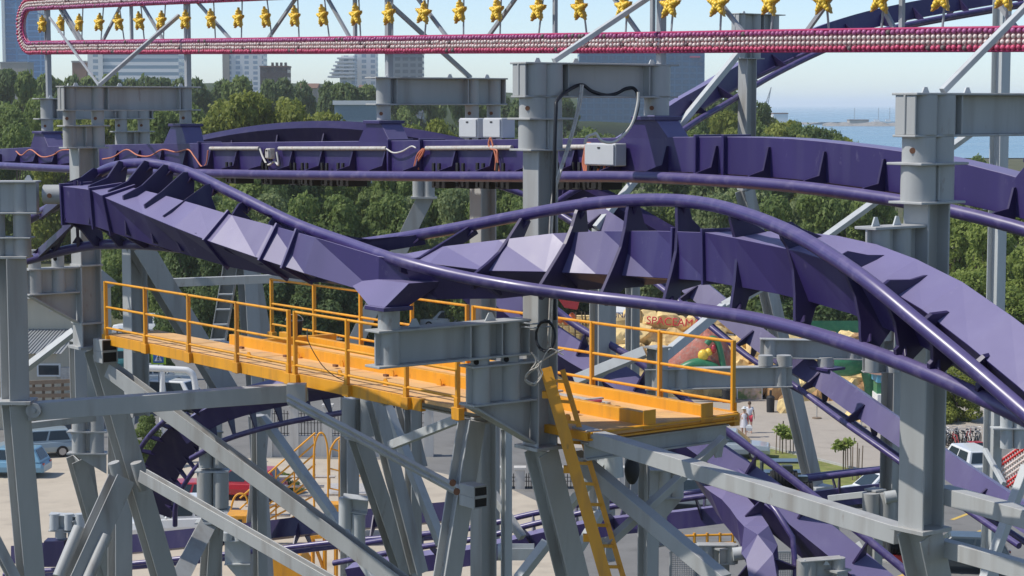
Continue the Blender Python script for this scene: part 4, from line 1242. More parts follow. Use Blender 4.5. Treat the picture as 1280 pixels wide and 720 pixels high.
# ================================================================== foliage
def leafmat(name, c, c2, tr=.48):
    m = D.materials.new(name); m.use_nodes = True; nt = m.node_tree; N = nt.nodes; L = nt.links
    b = N['Principled BSDF']; out = N['Material Output']
    b.inputs['Roughness'].default_value = .6; b.inputs['Specular IOR Level'].default_value = .25
    geo = N.new('ShaderNodeNewGeometry'); nz = N.new('ShaderNodeTexNoise'); nz.inputs['Scale'].default_value = .55; nz.inputs['Detail'].default_value = 5
    L.new(geo.outputs['Position'], nz.inputs[0])
    wn = N.new('ShaderNodeMapRange'); wn.inputs['From Min'].default_value = .3; wn.inputs['From Max'].default_value = .7
    L.new(nz.outputs[0], wn.inputs[0])
    rp = N.new('ShaderNodeMath'); rp.operation = 'MULTIPLY_ADD'; rp.inputs[1].default_value = .5
    L.new(geo.outputs['Random Per Island'], rp.inputs[0]); L.new(wn.outputs[0], rp.inputs[2])
    sb = N.new('ShaderNodeMath'); sb.operation = 'SUBTRACT'; sb.use_clamp = True; sb.inputs[1].default_value = .25; L.new(rp.outputs[0], sb.inputs[0])
    mx = N.new('ShaderNodeMix'); mx.data_type = 'RGBA'; L.new(sb.outputs[0], mx.inputs[0]); mx.inputs[6].default_value = (*c, 1); mx.inputs[7].default_value = (*c2, 1)
    L.new(mx.outputs[2], b.inputs['Base Color'])
    t = N.new('ShaderNodeBsdfTranslucent'); L.new(mx.outputs[2], t.inputs[0])
    ms = N.new('ShaderNodeMixShader'); ms.inputs[0].default_value = tr
    L.new(b.outputs[0], ms.inputs[1]); L.new(t.outputs[0], ms.inputs[2]); L.new(ms.outputs[0], out.inputs[0])
    return m
M['leaf_mid'] = leafmat('mid green foliage', (.135, .195, .06), (.265, .335, .10))
M['leaf_olive'] = leafmat('olive foliage', (.19, .225, .045), (.35, .38, .09))
M['leaf_dark'] = leafmat('dark foliage', (.095, .15, .058), (.185, .245, .09))
M['leaf_bright'] = leafmat('bright foliage', (.17, .235, .05), (.33, .39, .10))
M['leaf_grey'] = leafmat('grey-green foliage', (.17, .225, .095), (.33, .385, .17))
M['bark'] = mk('bark', (.11, .085, .06), .95, 0, .3, 4)


def crown_mesh(name, seed, n, mat, rx=1.0, h=2.6, base=.35, leaf=.085, blobs=14, spread=.62):
    r = random.Random(seed); m = MB()
    bl = []
    for i in range(blobs):
        t = r.random()
        z = base + (h - base) * (.12 + .76 * t)
        a = r.uniform(0, 6.283); q = spread * rx * math.sqrt(r.random()) * (1 - .75 * max(0, t - .45))
        br = r.uniform(.26, .48) * rx * (1 - .35 * t)
        bl.append((V3((q * math.cos(a), q * math.sin(a), z)), br))
    bl.append((V3((0, 0, h - .36 * rx)), .34 * rx))
    tot = sum(b[1] ** 2 for b in bl)
    for c, br in bl:
        k = int(n * br * br / tot)
        for _ in range(k):
            d = V3((r.gauss(0, 1), r.gauss(0, 1), r.gauss(0, 1))).normalized()
            rad = br * (1 - abs(r.gauss(0, .16)) + (.12 if r.random() < .12 else 0))
            p = c + V3((d.x * rad, d.y * rad, d.z * rad * .8))
            nn = (d * .7 + V3((r.gauss(0, .55), r.gauss(0, .55), r.gauss(.25, .5)))).normalized()
            a = nn.orthogonal().normalized(); b = nn.cross(a)
            th = r.uniform(0, 6.28); a, b = a * math.cos(th) + b * math.sin(th), b * math.cos(th) - a * math.sin(th)
            l = leaf * r.uniform(.6, 1.35); w = l * r.uniform(.45, .8)
            m.add([p - a * l, p + b * w, p + a * l + nn * l * .25, p - b * w], [(0, 1, 2, 3)])
    o = m.build(name, M[mat]); me = o.data; D.objects.remove(o); return me
def trunk_mesh(seed, h=2.0):
    r = random.Random(seed); m = MB()
    m.tube([(0, 0, -.03), (.02, .01, h * .3), (-.02, .03, h * .6), (.02, 0, h)], [.07, .055, .045, .02], 8)
    for i in range(5):
        a = r.uniform(0, 6.28); z = h * r.uniform(.3, .65)
        m.tube([(0, 0, z), (.2 * math.cos(a), .2 * math.sin(a), z + .3), (.42 * math.cos(a), .42 * math.sin(a), z + .75)], [.035, .025, .01], 6)
    o = m.build('trunk', M['bark']); me = o.data; D.objects.remove(o); return me
TRUNKS = [trunk_mesh(i) for i in range(3)]
CROWNS = {}
def crowns(mat, k, **kw):
    if (mat, k) not in CROWNS:
        CROWNS[(mat, k)] = [crown_mesh('crown', 40 + i * 7 + len(mat), mat=mat, **kw) for i in range(3)]
    return CROWNS[(mat, k)]
KINDS = {'broad': dict(n=9000, rx=1.0, h=2.5, base=.3, leaf=.05, blobs=16, spread=.65),
         'full': dict(n=13000, rx=1.0, h=2.2, base=-.1, leaf=.045, blobs=24, spread=.72),
         'far': dict(n=4500, rx=1.0, h=2.0, base=.0, leaf=.075, blobs=13, spread=.65)}
WID = 1.5
def tree(px, ytop, Y, rpx, mat, kind, label, group, cat='tree', name='leafy_tree', zoff=0.0):
    t = P(px, ytop, Y); H = t.z - zoff; rad = rpx * Y / FPX
    T = thing(name, label, cat, (t.x, t.y, zoff), group)
    me = R.choice(crowns(mat, kind, **KINDS[kind])); hh = KINDS[kind]['h']
    rz = R.uniform(0, 6.28)
    for nm, mm in (('crown', me), ('trunk', R.choice(TRUNKS))):
        o = D.objects.new(nm, mm); COL.objects.link(o); o.parent = T
        o.scale = (rad * WID, rad * WID, H / hh * .97); o.rotation_euler = (0, 0, rz)
        if nm == 'trunk': o.scale = (rad, rad, H / 2.6)
    return T
# far tree belt
i = 0
for x in range(-20, 720, 27):
    yt = interp([(-20, 88), (60, 90), (110, 97), (200, 95), (300, 96), (420, 97), (460, 108), (520, 110), (620, 112), (720, 128)], x) + R.uniform(-5, 6)
    tree(x + R.uniform(-8, 8), yt - 9, R.uniform(430, 560), R.uniform(20, 30), R.choice(['leaf_dark', 'leaf_mid', 'leaf_dark']), 'far', 'hazy dark green tree of the far belt below the skyline', 'trees of the far belt below the skyline')
# nearer green trees, left
for x, yt, Y, r, mt in ((8, 118, 300, 34, 'leaf_mid'), (48, 106, 290, 34, 'leaf_mid'), (95, 112, 280, 34, 'leaf_mid'), (128, 124, 270, 34, 'leaf_olive'), (20, 140, 250, 34, 'leaf_mid'), (75, 138, 240, 34, 'leaf_olive'), (180, 108, 290, 36, 'leaf_mid'), (205, 122, 270, 32, 'leaf_mid'), (240, 118, 285, 34, 'leaf_mid'), (400, 128, 260, 34, 'leaf_olive'), (425, 148, 240, 26, 'leaf_mid')):
    tree(x, yt, Y, r, mt, 'full', 'green leafy tree rising behind the left end of the upper track', 'green trees behind the left end of the upper track')
for x, yt, r in ((278, 110, 38), (318, 101, 46), (362, 108, 44)):
    tree(x, yt, 250, r, 'leaf_olive', 'full', 'broad olive-green tree behind the hump of the dark arched track', 'olive-green trees behind the dark arched track')
for x, yt, r in ((455, 152, 24), (505, 146, 32), (545, 136, 30), (590, 150, 28), (625, 146, 28), (520, 142, 24)):
    tree(x, yt, 230, r, R.choice(['leaf_olive', 'leaf_mid']), 'full', 'low green tree between the arm over the two electrical boxes and the middle column', 'low green trees left of the middle column')
for x, yt, r in ((735, 151, 30), (712, 160, 20), (760, 158, 20)):
    tree(x, yt, 300, r, 'leaf_mid', 'full', 'small dark green tree framed under the arm of the middle column', 'small trees under the arm of the middle column')
for x, yt, Y, r in ((862, 118, 360, 26), (890, 106, 370, 28), (918, 101, 380, 28), (948, 118, 390, 20), (872, 138, 280, 26), (905, 128, 290, 28), (940, 142, 280, 26), (968, 146, 270, 24), (995, 143, 270, 24), (1022, 148, 260, 24), (1048, 158, 250, 18), (1070, 168, 240, 10), (955, 122, 420, 16), (880, 104, 400, 30), (935, 128, 330, 30), (985, 142, 300, 30), (1010, 146, 290, 30), (1040, 150, 270, 28), (1060, 162, 255, 20), (870, 150, 250, 30), (915, 150, 250, 30), (960, 156, 245, 30), (1005, 158, 245, 30)):
    tree(x, yt, Y, r, R.choice(['leaf_mid', 'leaf_dark', 'leaf_olive']), 'full', 'green tree of the clump before the sea right of the pyramid mount', 'green trees of the clump before the sea')
for x, yt, Y, r in ((1142, 150, 205, 11), (1222, 184, 235, 24), (1245, 190, 232, 16)):
    tree(x, yt, Y, r, 'leaf_mid', 'full', 'green tree by the water beside the nearest column', 'green trees by the water at right')
# mass below the upper track
for x in range(170, 700, 44):
    for (y0, Y) in ((190, 190), (226, 172)):
        tree(x + R.uniform(-16, 16), y0 + R.uniform(-8, 14), Y + R.uniform(-6, 6), R.uniform(32, 42), R.choice(['leaf_mid', 'leaf_dark', 'leaf_grey', 'leaf_mid']), 'full', 'bushy tree in the dark green mass below the upper track, left half', 'bushy trees below the upper track at left')
for x in range(710, 1140, 44):
    for (y0, Y) in ((186, 200), (222, 180)):
        tree(x + R.uniform(-14, 14), y0 + R.uniform(-6, 12), Y + R.uniform(-6, 6), R.uniform(32, 40), R.choice(['leaf_mid', 'leaf_grey', 'leaf_grey', 'leaf_mid']), 'full', 'grey-green tree behind the hump of the near track', 'grey-green trees behind the hump of the near track')
for x, yt, Y, r in ((230, 275, 160, 34), (275, 300, 158, 30), (345, 305, 156, 36), (395, 315, 156, 34), (450, 310, 158, 34), (980, 330, 150, 40), (1030, 345, 148, 34), (1060, 340, 152, 30)):
    tree(x, yt, Y, r, 'leaf_dark', 'full', 'low dark bushy tree standing at the edge of the road', 'low dark trees at the edge of the road')
for x, yt, Y, r in ((1195, 250, 165, 40), (1235, 262, 150, 42), (1275, 240, 156, 44), (1210, 330, 142, 38), (1262, 350, 140, 44), (1300, 300, 145, 40)):
    tree(x, yt, Y, r, 'leaf_bright', 'full', 'bright green tree at the right margin behind the nearest column', 'bright green trees at the right margin')
tree(1197, 452, 118, 26, 'leaf_olive', 'full', 'drooping olive-green tree shading the row of bicycles', None, name='weeping_tree')
for x, yt, Y, r in ((175, 392, 140, 14), (205, 402, 136, 10), (183, 512, 103, 18), (70, 536, 108, 10), (282, 580, 96, 14), (275, 575, 99, 12), (350, 588, 96, 18)):
    tree(x, yt, Y, r, R.choice(['leaf_mid', 'leaf_bright']), 'full', 'small green shrub growing beside the sandy road on the left', 'shrubs beside the sandy road', 'shrub', 'shrub')


# ================================================================== distant buildings
def facade_mat(name, wall, glass, sx, sz, fx=.6, fz=.55, rough=.4):
    m = D.materials.new(name); m.use_nodes = True; nt = m.node_tree; N = nt.nodes; L = nt.links; b = N['Principled BSDF']
    tc = N.new('ShaderNodeTexCoord'); sp = N.new('ShaderNodeSeparateXYZ'); L.new(tc.outputs['Object'], sp.inputs[0])
    def band(o, s, f):
        a = N.new('ShaderNodeMath'); a.operation = 'DIVIDE'; a.inputs[1].default_value = s; L.new(o, a.inputs[0])
        c = N.new('ShaderNodeMath'); c.operation = 'FRACT'; L.new(a.outputs[0], c.inputs[0])
        d = N.new('ShaderNodeMath'); d.operation = 'LESS_THAN'; d.inputs[1].default_value = f; L.new(c.outputs[0], d.inputs[0]); return d.outputs[0]
    ad = N.new('ShaderNodeMath'); ad.operation = 'ADD'; L.new(sp.outputs[0], ad.inputs[0]); L.new(sp.outputs[1], ad.inputs[1])
    A = band(ad.outputs[0], sx, fx); B = band(sp.outputs[2], sz, fz)
    mu = N.new('ShaderNodeMath'); mu.operation = 'MULTIPLY'; L.new(A, mu.inputs[0]); L.new(B, mu.inputs[1])
    mx = N.new('ShaderNodeMix'); mx.data_type = 'RGBA'; L.new(mu.outputs[0], mx.inputs[0]); mx.inputs[6].default_value = (*wall, 1); mx.inputs[7].default_value = (*glass, 1)
    L.new(mx.outputs[2], b.inputs['Base Color'])
    mr = N.new('ShaderNodeMapRange'); mr.inputs['To Min'].default_value = .8; mr.inputs['To Max'].default_value = .2; L.new(mu.outputs[0], mr.inputs[0]); L.new(mr.outputs[0], b.inputs['Roughness'])
    return m
M['f_glass'] = facade_mat('blue glass facade', (.13, .32, .56), (.05, .18, .38), 7, 3.6, .85, .78)
M['f_dark'] = facade_mat('dark blue glass facade', (.04, .14, .25), (.022, .095, .19), 4.2, 3.4, .8, .7)
M['f_white'] = facade_mat('white banded facade', (.85, .85, .84), (.25, .36, .45), 300, 3.3, 1.0, .5)
M['f_tower'] = facade_mat('white slab facade', (.82, .81, .78), (.33, .42, .5), 5.0, 3.0, .5, .6)
M['f_grey'] = facade_mat('grey glass facade', (.22, .25, .27), (.09, .12, .15), 4, 3.2, .7, .6)
M['f_brown'] = facade_mat('brown facade', (.07, .055, .06), (.03, .03, .04), 5, 4, .5, .4)
M['cream'] = mk('cream render', (.56, .50, .38), .9, 0, .08, .6, (.4, .34, .27), .4, True)
M['stonewall'] = mk('pale stone wall', (.40, .36, .31), .9, 0, .15, .2)
M['roofgrey'] = mk('grey roof sheet', (.30, .31, .31), .7, 0, .12, .8)
M['roofbrown'] = mk('brown roof', (.20, .12, .09), .8)
M['glass'] = mk('dark window glass', (.03, .045, .055), .08, 0, .1, 1)
M['white'] = mk('white paint', (.74, .74, .72), .5, 0, .04, 2)
M['teal'] = mk('teal paint', (.05, .22, .25), .5)
M['shedblue'] = mk('blue-grey cladding', (.22, .3, .35), .6); M['navy'] = mk('navy paint', (.03, .05, .12), .5)
M['red'] = mk('red paint', (.48, .025, .03), .4, 0, .1, 2)


def bldg(label, x0, x1, ytop, Y, mat, depth=20, ybase=None, name='tower_block', extra=None, roof='roofgrey', cat='building'):
    a = P(x0, ytop, Y); b = P(x1, ytop, Y); zb = 0 if ybase is None else P(x0, ybase, Y).z
    T = thing(name, label, cat, ((a.x + b.x) / 2, Y + depth / 2, zb)); m = MB()
    m.abox(a.x, b.x, Y, Y + depth, zb, a.z); m.build('wall', M[mat], T)
    m = MB(); m.abox(a.x - .3, b.x + .3, Y - .3, Y + depth + .3, a.z + .002, a.z + .8); m.build('roof', M[roof], T)
    return T, a, b
T, a, b = bldg('tall blue glass tower at the top left corner behind the end of the bulb sign', 3, 46, -2, 1250, 'f_glass', 24)
m = MB(); m.abox(a.x - .5, a.x + 1.4, 1249, 1251, 0, a.z); m.build('pilaster', M['white'], T)
m = MB(); m.abox(P(43, 0, 1249).x, P(54, 0, 1249).x, 1249, 1262, 0, P(46, 40, 1249).z); m.build('annex', M['f_glass'], T)
bldg('low pale stone block at the foot of the blue glass tower', 0, 34, 79, 1180, 'stonewall', 16, name='low_block')
T, a, b = bldg('long white hotel with blue window bands under the left part of the sign', 128, 223, 66, 980, 'f_white', 22, name='hotel')
m = MB(); m.abox(P(108, 0, 979).x, P(127, 0, 979).x, 979, 1000, 0, P(108, 67, 979).z); m.build('wing', M['f_tower'], T)
bldg('small brown roof block beside the white banded hotel', 90, 107, 78, 990, 'roofbrown', 14, name='low_block')
T, a, b = bldg('white slab tower block left of the brown hall on the skyline', 286, 329, 62, 1150, 'f_tower', 18)
m = MB(); m.abox(P(277, 0, 1149).x, P(285.5, 0, 1149).x, 1149, 1166, 0, P(280, 62, 1149).z); m.build('stair_tower', M['stonewall'], T)
T, a, b = bldg('dark brown hall with roof stubs between two white blocks on the skyline', 325, 359, 84, 1080, 'f_brown', 18, name='hall', roof='roofbrown')
for k in range(4):
    m = MB(); x = P(337 + k * 5.5, 0, 1080).x; m.abox(x, x + 1.3, 1084, 1086, a.z + .8, a.z + 2.6); m.build('chimney', M['f_brown'], T)
T = thing('hotel', 'white stepped hotel with terraces like a ship on the skyline', 'building', (P(430, 100, 1100).x, 1110, 0))
for k in range(6):
    xa = P(409 + k * 2.4, 0, 1100).x; xb = P(443, 0, 1100).x
    z0 = P(0, 97 - k * 4.6, 1100).z; z1 = P(0, 97 - (k + .45) * 4.6, 1100).z; z2 = P(0, 97 - (k + 1) * 4.6, 1100).z
    m = MB(); m.abox(xa, xb, 1098, 1118, z0, z1); m.build('terrace', M['white'], T)
    m = MB(); m.abox(xa + 2, xb - .2, 1100, 1117, z1, z2); m.build('storey', M['f_tower'], T)
m = MB(); m.abox(P(424, 0, 1101).x, P(443, 0, 1101).x, 1101, 1116, 0, P(0, 97, 1101).z); m.build('base', M['f_tower'], T)
bldg('white tower block with balconies left of the dark grey tower', 443, 470, 56, 1120, 'f_tower', 16)
bldg('dark grey glazed tower block just right of the sign post above the two electrical boxes', 488, 528, 67, 1050, 'f_grey', 20)
T, a, b = bldg('broad dark blue office block on the skyline behind the middle column arm', 724, 881, 60, 1150, 'f_dark', 30, name='office_block')
m = MB(); m.abox(P(863, 0, 1149).x, P(876, 0, 1149).x, 1149.4, 1149.9, P(0, 72, 1149).z, P(0, 70, 1149).z); m.build('sign_lettering', M['bulb_red'], T)
# old stone harbour building
def gable(label, x0, x1, yw, yr, ybase, Y, depth, wall, roof, name='house'):
    a = P(x0, yw, Y); b = P(x1, yw, Y); zb = max(0, P(x0, ybase, Y).z); zr = P(x0, yr, Y).z
    T = thing(name, label, 'building', ((a.x + b.x) / 2, Y + depth / 2, zb)); m = MB()
    m.abox(a.x, b.x, Y, Y + depth, zb, a.z); m.build('wall', M[wall], T)
    m = MB(); e = .04 * (b.x - a.x)
    m.prism([V3((a.x - e, Y - .6, a.z)), V3((a.x - e, Y + depth / 2, zr)), V3((a.x - e, Y + depth + .6, a.z))], V3((.01, 0, 0)))
    vs = [V3((a.x - e, Y - .6, a.z)), V3((b.x + e, Y - .6, a.z)), V3((b.x + e, Y + depth / 2, zr)), V3((a.x - e, Y + depth / 2, zr)), V3((a.x - e, Y + depth + .6, a.z)), V3((b.x + e, Y + depth + .6, a.z))]
    m.add(vs, [(0, 1, 2, 3), (3, 2, 5, 4), (1, 5, 2), (0, 3, 4), (0, 4, 5, 1)]); m.build('roof', M[roof], T)
    return T, a, b
T, a, b = gable('long pale stone harbour building with square tower, framed under the middle column arm', 700, 752, 137, 130.5, 149, 1650, 22, 'stonewall', 'roofbrown', 'harbour_building')
m = MB(); m.abox(P(746, 0, 1649).x, P(760, 0, 1649).x, 1648, 1658, 0, P(0, 121.5, 1649).z); m.build('tower', M['stonewall'], T)
m = MB(); m.abox(P(760, 0, 1650).x, P(778, 0, 1650).x, 1650, 1664, 0, P(0, 138, 1650).z); m.build('wing', M['stonewall'], T)
for k in range(7):
    m = MB(); x = P(704 + k * 6, 0, 1649.8).x; m.abox(x, x + 1.8, 1649.6, 1649.9, 2.0, 5.6); m.build('window', M['glass'], T)
bldg('cream four-storey house beside the stone harbour building', 777, 798, 125, 1700, 'f_tower', 16, name='house')
for lab, x0, x1, y0, mt in (('pale house with brown roof among the far trees left of the terraced hotel', 372, 396, 104, 'stonewall'), ('white house under the terraced hotel beside the sign post', 448, 464, 106, 'white')):
    gable(lab, x0, x1, y0 + 6, y0, 130, 620, 12, mt, 'roofbrown')
bldg('low pale shed with blue front at the foot of the far trees', 418, 470, 131, 380, 'shedblue', 10, name='shed', roof='white')
# boats / vehicles near the harbour
for k, (x, y, mt, lab) in enumerate(((752, 148.5, 'white', 'small white motor boat moored left before the stone harbour building'), (764, 150, 'red', 'small red-hulled boat moored between two pale boats before the stone harbour building'), (779, 148.5, 'teal', 'small teal boat moored right before the stone harbour building'))):
    c = P(x, y, 1480); c.z = .4; T = thing('motor_boat', lab, 'boat', c, 'boats moored before the stone harbour building'); m = MB()
    m.loft([[c + V3((s * 4.5, -w * 1.3, h)) for h in ()] or [c + V3((s, -w, 1.5)), c + V3((s, w, 1.5)), c + V3((s, w * .5, 0)), c + V3((s, -w * .5, 0))] for s, w in ((-4.5, 1.2), (0, 1.6), (3, 1.1), (4.8, .1))]); m.build('hull', M[mt], T)
    m = MB(); m.abox(c.x - 3, c.x + 1, c.y - 1, c.y + 1, 2.0, 3.8); m.build('cabin', M['white'], T)
# crane, port shed, far boats
c = P(957, 131, 1500); T = thing('harbour_crane', 'slender harbour crane with slanted jib on the horizon', 'crane', (c.x, 1500, 0)); m = MB()
for s in (-1, 1): m.beam((c.x + s * 1.5, 1500, 0), (c.x + s * .8, 1500, 20), .7, .7, 'box')
m.build('tower', M['roofgrey'], T)
m = MB(); q = P(964, 109, 1500)
m.beam((c.x - .5, 1500, 18), q, .5, .5, 'box'); m.beam((c.x + 1.5, 1500, 18), q, .4, .4, 'box')
for t in (.2, .4, .6, .8): m.beam(V3((c.x - .5, 1500, 18)).lerp(q, t), V3((c.x + 1.5, 1500, 18)).lerp(q, min(1, t + .1)), .25, .25, 'box')
m.build('jib', M['roofgrey'], T)
m = MB(); m.abox(c.x - 2.5, c.x + 3, 1498, 1502, 14, 18.5); m.build('cab', M['teal'], T)
bldg('low brown-roofed port shed beside the harbour crane', 967, 985, 142.5, 1400, 'white', 20, name='shed', roof='roofbrown')
for k, x in enumerate((1068, 1098, 1112, 1236, 1262, 1275)):
    c = P(x, 153, 1900); T = thing('sailing_boat', 'tiny white moored boat with a bare mast along the breakwater', 'boat', (c.x, 1900, .3), 'boats moored along the breakwater'); m = MB()
    m.loft([[V3((c.x + s, 1900 - w, 3.2)), V3((c.x + s, 1900 + w, 3.2)), V3((c.x + s, 1900 + w * .5, 0)), V3((c.x + s, 1900 - w * .5, 0))] for s, w in ((-6, 1.6), (0, 2), (4, 1.5), (7, .1))]); m.abox(c.x - 4, c.x + 1, 1899, 1901, 3.2, 5); m.build('hull', M['white'], T)
    m = MB(); m.cyl((c.x, 1900, 3), (c.x, 1900, 16), .25, 6); m.build('mast', M['roofgrey'], T)
for x0, x1, y, lab in ((1062, 1086, 150.5, 'long low brown port warehouse on the breakwater left of the nearest column'), (1196, 1216, 160, 'low white port warehouse on the breakwater right of the nearest column')):
    bldg(lab, x0, x1, y, 1500 if x0 > 1100 else 1850, 'stonewall' if x0 < 1100 else 'white', 14, name='warehouse', roof='roofbrown')


# ================================================================== people, vehicles and the park
def T0(name, label, cat, group=None): return thing(name, label, cat, (0, 0, 0), group)
M['silver'] = mk('silver car paint', (.42, .46, .47), .3, .2, .05, 2, coat=.5)
M['carwhite'] = mk('white car paint', (.72, .73, .72), .3, 0, .04, 2, coat=.5)
M['carblue'] = mk('pale blue car paint', (.17, .34, .46), .3, 0, .05, 2, coat=.5)
M['cargrey'] = mk('blue-grey car paint', (.30, .38, .42), .3, .1, .05, 2, coat=.5)
M['cardark'] = mk('dark car paint', (.05, .065, .07), .3, 0, .05, 2, coat=.5)
M['carred'] = mk('red car paint', (.42, .02, .03), .35, 0, .1, 2, coat=.5)
M['tyre'] = mk('tyre rubber', (.02, .02, .02), .85)
M['rim'] = mk('alloy rim', (.4, .4, .41), .35, .6)
M['lamp'] = mk('lamp lens', (.6, .6, .55), .1)


def car(label, px, py, rz, col, kind='hatch', L=4.2, W=1.72, H=1.48):
    T = T0('parked_car', label, 'car', 'cars parked around the park'); hw = W / 2
    zs = .28; belt = .58 * H if kind != 'suv' else .55 * H
    prof = {'hatch': [(-.5, .62, .80), (-.47, .9, .94), (-.2, .96, 1), (.18, .95, 1), (.36, .88, .97), (.49, .74, .86), (.5, .5, .78)],
            'sedan': [(-.5, .66, .78), (-.46, .88, .92), (-.2, .96, 1), (.18, .95, 1), (.36, .86, .97), (.49, .70, .86), (.5, .5, .78)],
            'suv': [(-.5, .8, .86), (-.48, .98, .96), (-.2, 1, 1), (.18, 1, 1), (.36, .92, .98), (.48, .84, .9), (.5, .6, .84)]}[kind]
    m = MB(); rings = []
    for x, t, ww in prof:
        y = hw * ww; top = zs + (belt - zs) * t
        rings.append([V3((x * L, -y * .93, zs)), V3((x * L, y * .93, zs)), V3((x * L, y, zs + (top - zs) * .5)), V3((x * L, y * .93, top)), V3((x * L, -y * .93, top)), V3((x * L, -y, zs + (top - zs) * .5))])
    m.loft(rings); 
    if kind == 'hatch': cab = (-.47, -.38, .08, .27)
    elif kind == 'sedan': cab = (-.38, -.24, .08, .26)
    else: cab = (-.48, -.44, .12, .26)
    b0, t0, t1, b1 = [c * L for c in cab]; zb = belt * .95; zt_ = H; yb = hw * .9; yt = hw * .70
    vs = [V3((b0, -yb, zb)), V3((b1, -yb, zb)), V3((b1, yb, zb)), V3((b0, yb, zb)), V3((t0, -yt, zt_)), V3((t1, -yt, zt_)), V3((t1, yt, zt_)), V3((t0, yt, zt_))]
    m.add(vs, [(0, 1, 5, 4), (1, 2, 6, 5), (2, 3, 7, 6), (3, 0, 4, 7), (4, 5, 6, 7)])
    m.build('body', M[col], T, .05)
    def quad(i, j, k, l, a0, a1, c0, c1):
        A, B, C, E = vs[i], vs[j], vs[k], vs[l]
        f = lambda u, v: A.lerp(B, u).lerp(E.lerp(C, u), v)
        n = (B - A).cross(E - A).normalized() * .012
        return [f(a0, c0) + n, f(a1, c0) + n, f(a1, c1) + n, f(a0, c1) + n]
    for nm, q in (('windscreen', [quad(1, 2, 6, 5, .08, .92, .1, .9)]), ('rear_window', [quad(3, 0, 4, 7, .1, .9, .15, .88)]),
                  ('side_window', [quad(0, 1, 5, 4, .08, .47, .16, .88), quad(0, 1, 5, 4, .51, .9, .16, .88)]), ('side_window', [quad(2, 3, 7, 6, .1, .49, .16, .88), quad(2, 3, 7, 6, .53, .92, .16, .88)])):
        m = MB()
        for qq in q: m.add(qq, [(0, 1, 2, 3)])
        m.build(nm, M['glass'], T)
    for x in (-.3 * L, .31 * L):
        for s in (-1, 1):
            m = MB(); m.cyl((x, s * (hw - .2), .31), (x, s * (hw + .005), .31), .31, 18); wo = m.build('wheel', M['tyre'], T)
            m = MB(); m.cyl((x, s * (hw - .05), .31), (x, s * (hw + .015), .31), .19, 14); m.build('rim', M['rim'], wo)
    for s in (-1, 1):
        m = MB(); m.box((.492 * L, s * hw * .62, .56), (.03, 0, 0), (0, .16, 0), (0, 0, .07)); m.build('headlight', M['lamp'], T)
        m = MB(); m.box((-.49 * L, s * hw * .64, .66), (.03, 0, 0), (0, .12, 0), (0, 0, .09)); m.build('tail_light', M['carred'], T)
        m = MB(); m.ball((.14 * L, s * (hw + .06), belt + .08), .1, 8, 5, (.7, 1, .8)); m.build('wing_mirror', M[col], T)
    T.location = PZ(px, py, .01); T.rotation_euler = (0, 0, rz); return T
rd = math.radians
car('pale blue-grey hatchback behind a shrub at the left edge of the sandy ground', 46, 570, rd(200), 'cargrey')
car('light blue car poking out from behind the leftmost column', 10, 594, rd(175), 'carblue')
car('silver sedan behind the pedestrian crossing sign', 196, 482, rd(15), 'silver', 'sedan', 4.5)
car('white van-like car with dark windows beneath the white pipe frame', 226, 513, rd(-20), 'carwhite', 'suv', 4.6, 1.85, 1.9)
car('teal car mostly hidden behind the silver sedan', 168, 462, rd(5), 'teal')
car('small white off-road car seen through the left platform railing', 172, 419, rd(170), 'carwhite', 'suv', 3.8, 1.7, 1.8)
car('white car seen through the railing below the twisted track pyramid', 560, 410, rd(165), 'carwhite', 'suv', 4.6)
car('red car behind the pipe collars of a grey column at lower left', 300, 622, rd(170), 'carred', 'hatch', 4.4)
car('second red car, its nose showing left of the pipe collars at lower left', 226, 640, rd(185), 'carred', 'hatch', 4.2)
car('white pickup cab with green-tinted glass at lower left', 226, 672, rd(190), 'carwhite', 'suv', 4.4, 1.85, 1.85)
car('pale silver car half hidden by the platform end', 912, 571, rd(-8), 'silver', 'hatch', 4.3)
car('silver-green car parked beneath the braces right of the grey column', 868, 634, rd(-12), 'silver', 'hatch', 4.2)
car('white car at the edge of the lawn left of the nearest column', 1102, 628, rd(200), 'carwhite', 'sedan', 4.6)
car('white car with broad roof parked right of the nearest column', 1208, 592, rd(100), 'carwhite', 'suv', 4.4, 1.85, 1.5)
car('little red car in front of the row of bicycles', 1214, 567, rd(190), 'carred', 'hatch', 3.0, 1.4, 1.3).scale = (.5, .5, .5)
car('dark car under the brace at the lower right', 1198, 712, rd(170), 'cardark', 'hatch', 4.2)

# motorbike
T = T0('motorbike', 'dark motorbike standing on the pale road behind the left railing', 'motorbike')
for x in (-.65, .65):
    m = MB(); m.tube([(x + .28 * math.cos(a), 0, .3 + .28 * math.sin(a)) for a in [6.2832 * i / 16 for i in range(17)]], .055, 8, False); m.build('wheel', M['tyre'], T)
m = MB(); m.loft([[V3((x, -w, z0)), V3((x, w, z0)), V3((x, w, z1)), V3((x, -w, z1))] for x, w, z0, z1 in ((-.75, .05, .65, .75), (-.3, .12, .35, .78), (.1, .14, .35, .85), (.4, .06, .6, .9))]); m.build('body', M['navy'], T)
m = MB(); m.tube([(.65, 0, .3), (.4, 0, 1.0)], .03, 6); m.tube([(.38, -.35, 1.02), (.4, 0, 1.0), (.38, .35, 1.02)], .02, 6); m.build('handlebar', M['black'], T)
T.location = PZ(214, 379); T.rotation_euler = (0, 0, rd(20))

